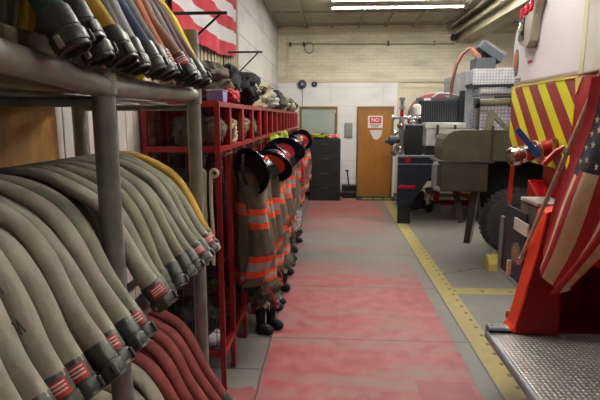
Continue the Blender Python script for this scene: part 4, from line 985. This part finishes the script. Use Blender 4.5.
# compartment wall with tread plate
MB().box(2.32, 2.42, 8.75, 10.5, 1.2, 2.62).build('corner_post', m['grey_metal'], B, bevel=.005)
b = MB()
for k in range(12): b.box(2.425, 2.54, 8.66, 8.75, 1.62+k*.065, 1.66+k*.065)
b.build('louvre_rib', m['grey_metal'], B)
MB().box(2.42, 5.4, 8.80, 10.5, 1.2, 2.24).build('compartment', m['lilac_tread'], B, bevel=.005)
MB().box(2.42, 5.4, 8.75, 10.5, 2.24, 2.66).build('upper_compartment', m['grey_tread'], B, bevel=.01)
MB().box(2.40, 2.56, 8.72, 8.80, 1.2, 2.24).build('door_jamb', m['grey_metal'], B)
MB().bar((2.26, 8.60, 2.36), (3.6, 8.60, 2.38), .05, .05).build('grab_rail', m['black'], B)
for xx in (2.34, 3.0): MB().box(xx, xx+.04, 8.6, 8.76, 2.34, 2.40).build('rail_bracket', m['black'], B)
fb = MB().box(2.50, 2.84, 8.9, 9.3, 2.66, 2.86).build('light_base', m['dark_grey'], B, bevel=.02)
MB().box(2.62, 2.68, 9.0, 9.1, 2.86, 2.98).build('light_arm', m['black'], fb)
c0 = Vector((2.76, 9.05, 2.96)); dd = Vector((.62, 0, -.42)).normalized(); uu = Vector((dd.z, 0, -dd.x))
MB().bar(c0-dd*.24, c0+dd*.24, .3, .15).build('flood_light', m['dark_grey'], fb, bevel=.015)
MB().bar(c0-dd*.2+Vector((.05, -.0, .075)), c0+dd*.2+Vector((.05, 0, .075)), .24, .02).build('light_lens', m['grey_metal'], fb)
MB().tube([(2.12, 9.0, 2.2), (2.13, 9.0, 2.45), (2.19, 9.0, 2.75), (2.28, 9.0, 2.93), (2.38, 9.0, 3.01), (2.48, 9.0, 3.02), (2.56, 9.0, 2.96)], .03, 14).build('riser_hose', m['hull'], B, smooth=50)
MB().tube([(2.42, 8.95, 3.0), (2.50, 8.95, 2.92), (2.56, 8.95, 2.86)], .045, 12).build('pink_hose', m['salmon_hose'], B, smooth=50)
MB().box(2.24, 2.34, 8.82, 8.92, 1.55, 2.30).build('black_post', m['black'], B)
tyre(B, (3.2, 8.75, .5), .49, .26)
tyre(B, (4.2, 10.3, .5), .49, .26)
# loose gear on the deck
o = thing('black_case', 'tall black box on the truck deck beside the pump pipes', 'case', (1.40, 8.75, 1.2))
MB().box(1.285, 1.58, 8.55, 8.68, 1.203, 1.71).build('case_body', m['black'], o, bevel=.012)
MB().box(1.275, 1.59, 8.545, 8.685, 1.71, 1.73).build('case_lid', m['grey_metal'], o, bevel=.004)
MB().tube([(1.36, 8.61, 1.73), (1.36, 8.61, 1.78), (1.46, 8.61, 1.78), (1.46, 8.61, 1.73)], .01, 8).build('handle', m['chrome'], o)
o = thing('equipment_chest', 'silver chest with two latches on the far truck deck', 'chest', (1.98, 8.75, 1.2))
MB().box(1.64, 2.27, 8.60, 8.9, 1.36, 1.66).build('chest_body', m['alu'], o, bevel=.01)
MB().box(1.64, 2.27, 8.61, 8.9, 1.203, 1.36).build('dark_base', m['black'], o)
MB().box(1.62, 2.30, 8.58, 8.91, 1.66, 1.755).build('lid', m['alu'], o, bevel=.01)
for xx in (1.83, 2.12):
    lt = MB().box(xx-.022, xx+.022, 8.565, 8.60, 1.55, 1.72).build('latch', m['dark_grey'], o, bevel=.004)
    MB().tube([(xx-.03, 8.575, 1.56), (xx-.02, 8.57, 1.50), (xx+.02, 8.57, 1.50), (xx+.03, 8.575, 1.56)], .008, 8).build('latch_ring', m['dark_grey'], lt)
MB().tube([(1.93, 8.575, 1.62), (1.95, 8.56, 1.57), (2.03, 8.56, 1.57), (2.05, 8.575, 1.62)], .012, 8).build('handle', m['dark_grey'], o, smooth=50)
# things on the floor under and behind the truck
o = thing('floor_jack', 'red trolley jack with small wheels on the floor past the truck', 'jack', (2.05, 10.9, 0))
MB(.12, -1.15).box(1.92, 2.9, 10.8, 10.86, .13, .20).box(1.92, 2.9, 11.0, 11.06, .13, .20).build('frame', m['red_cloth'], o, bevel=.006)
MB(.12, -1.15).box(1.95, 2.05, 10.86, 11.0, .12, .55).build('lift_post', m['tag_red'], o, bevel=.01)
for xx in (1.98, 2.8):
    for yy in (10.765, 11.06): MB(.12, -1.15).lathe([(.02, 0), (.085, .003), (.09, .01), (.09, .03), (.085, .037), (.02, .04)], (xx, yy, .09), (0, 1, 0), 24).build('wheel', m['grey_metal'], o, smooth=35)
MB(.12, -1.15).tube([(2.0, 10.93, .5), (2.35, 10.93, .42), (2.75, 10.93, .2)], .025, 10).build('handle', m['tag_red'], o, smooth=40)
o = thing('portable_engine', 'small black engine on wheels on the floor under the truck bumper', 'engine', (1.65, 10.6, 0))
MB(.17, -1.05).box(1.42, 1.72, 10.66, 10.95, .06, .24).build('crankcase', m['black'], o, bevel=.03, seg=3)
MB(.17, -1.05).lathe([(.12, 0), (.13, .02), (.13, .07), (.10, .09), (0, .09)], (1.50, 10.66, .18), (0, -1, 0), 24).build('starter_housing', m['dark_grey'], o, smooth=35)
MB(.17, -1.05).box(1.46, 1.7, 10.7, 10.92, .24, .40).build('fuel_tank', m['dark_grey'], o, bevel=.03, seg=3)
MB(.17, -1.05).tube([(1.36, 10.7, .10), (1.36, 10.7, .46), (1.80, 10.7, .46), (1.80, 10.7, .10)], .015, 10).build('roll_bar', m['grey_metal'], o, smooth=40)
MB(.17, -1.05).lathe([(.04, 0), (.06, .03), (.06, .16), (.03, .18)], (1.72, 10.8, .42), (1, 0, 0), 16).build('muffler', m['grey_metal'], o, smooth=35)
for xx in (1.38, 1.78): MB(.17, -1.05).lathe([(.02, 0), (.075, .003), (.08, .01), (.08, .035), (.075, .042), (.02, .045)], (xx, 10.64, .08), (0, 1, 0), 22).build('wheel', m['rubber'], o, smooth=35)

# ------------------------------------------------------------------ camera, world, view
F_, H_ = 490.0, 1.85
p = math.atan(83/F_); yaw = math.atan2(30.5, F_*cos(p)+83*sin(p))
cam = bpy.data.cameras.new('camera'); cam.sensor_width = 36; cam.lens = 36*F_/600; cam.clip_start = .05; cam.clip_end = 100
co = bpy.data.objects.new('camera', cam); C.objects.link(co); co.location = (0, 0, H_); co.rotation_euler = (PI/2-p, 0, yaw)
bpy.context.scene.camera = co
w = bpy.data.worlds.new('world'); bpy.context.scene.world = w; w.use_nodes = True
w.node_tree.nodes['Background'].inputs[0].default_value = (.9, .92, 1, 1); w.node_tree.nodes['Background'].inputs[1].default_value = .02
vs = bpy.context.scene.view_settings; vs.view_transform = 'Standard'; vs.look = 'None'; vs.exposure = 1.0; vs.gamma = 1; vs.use_curve_mapping = False
for o in bpy.data.objects:
    if 'at' in o.keys(): del o['at']
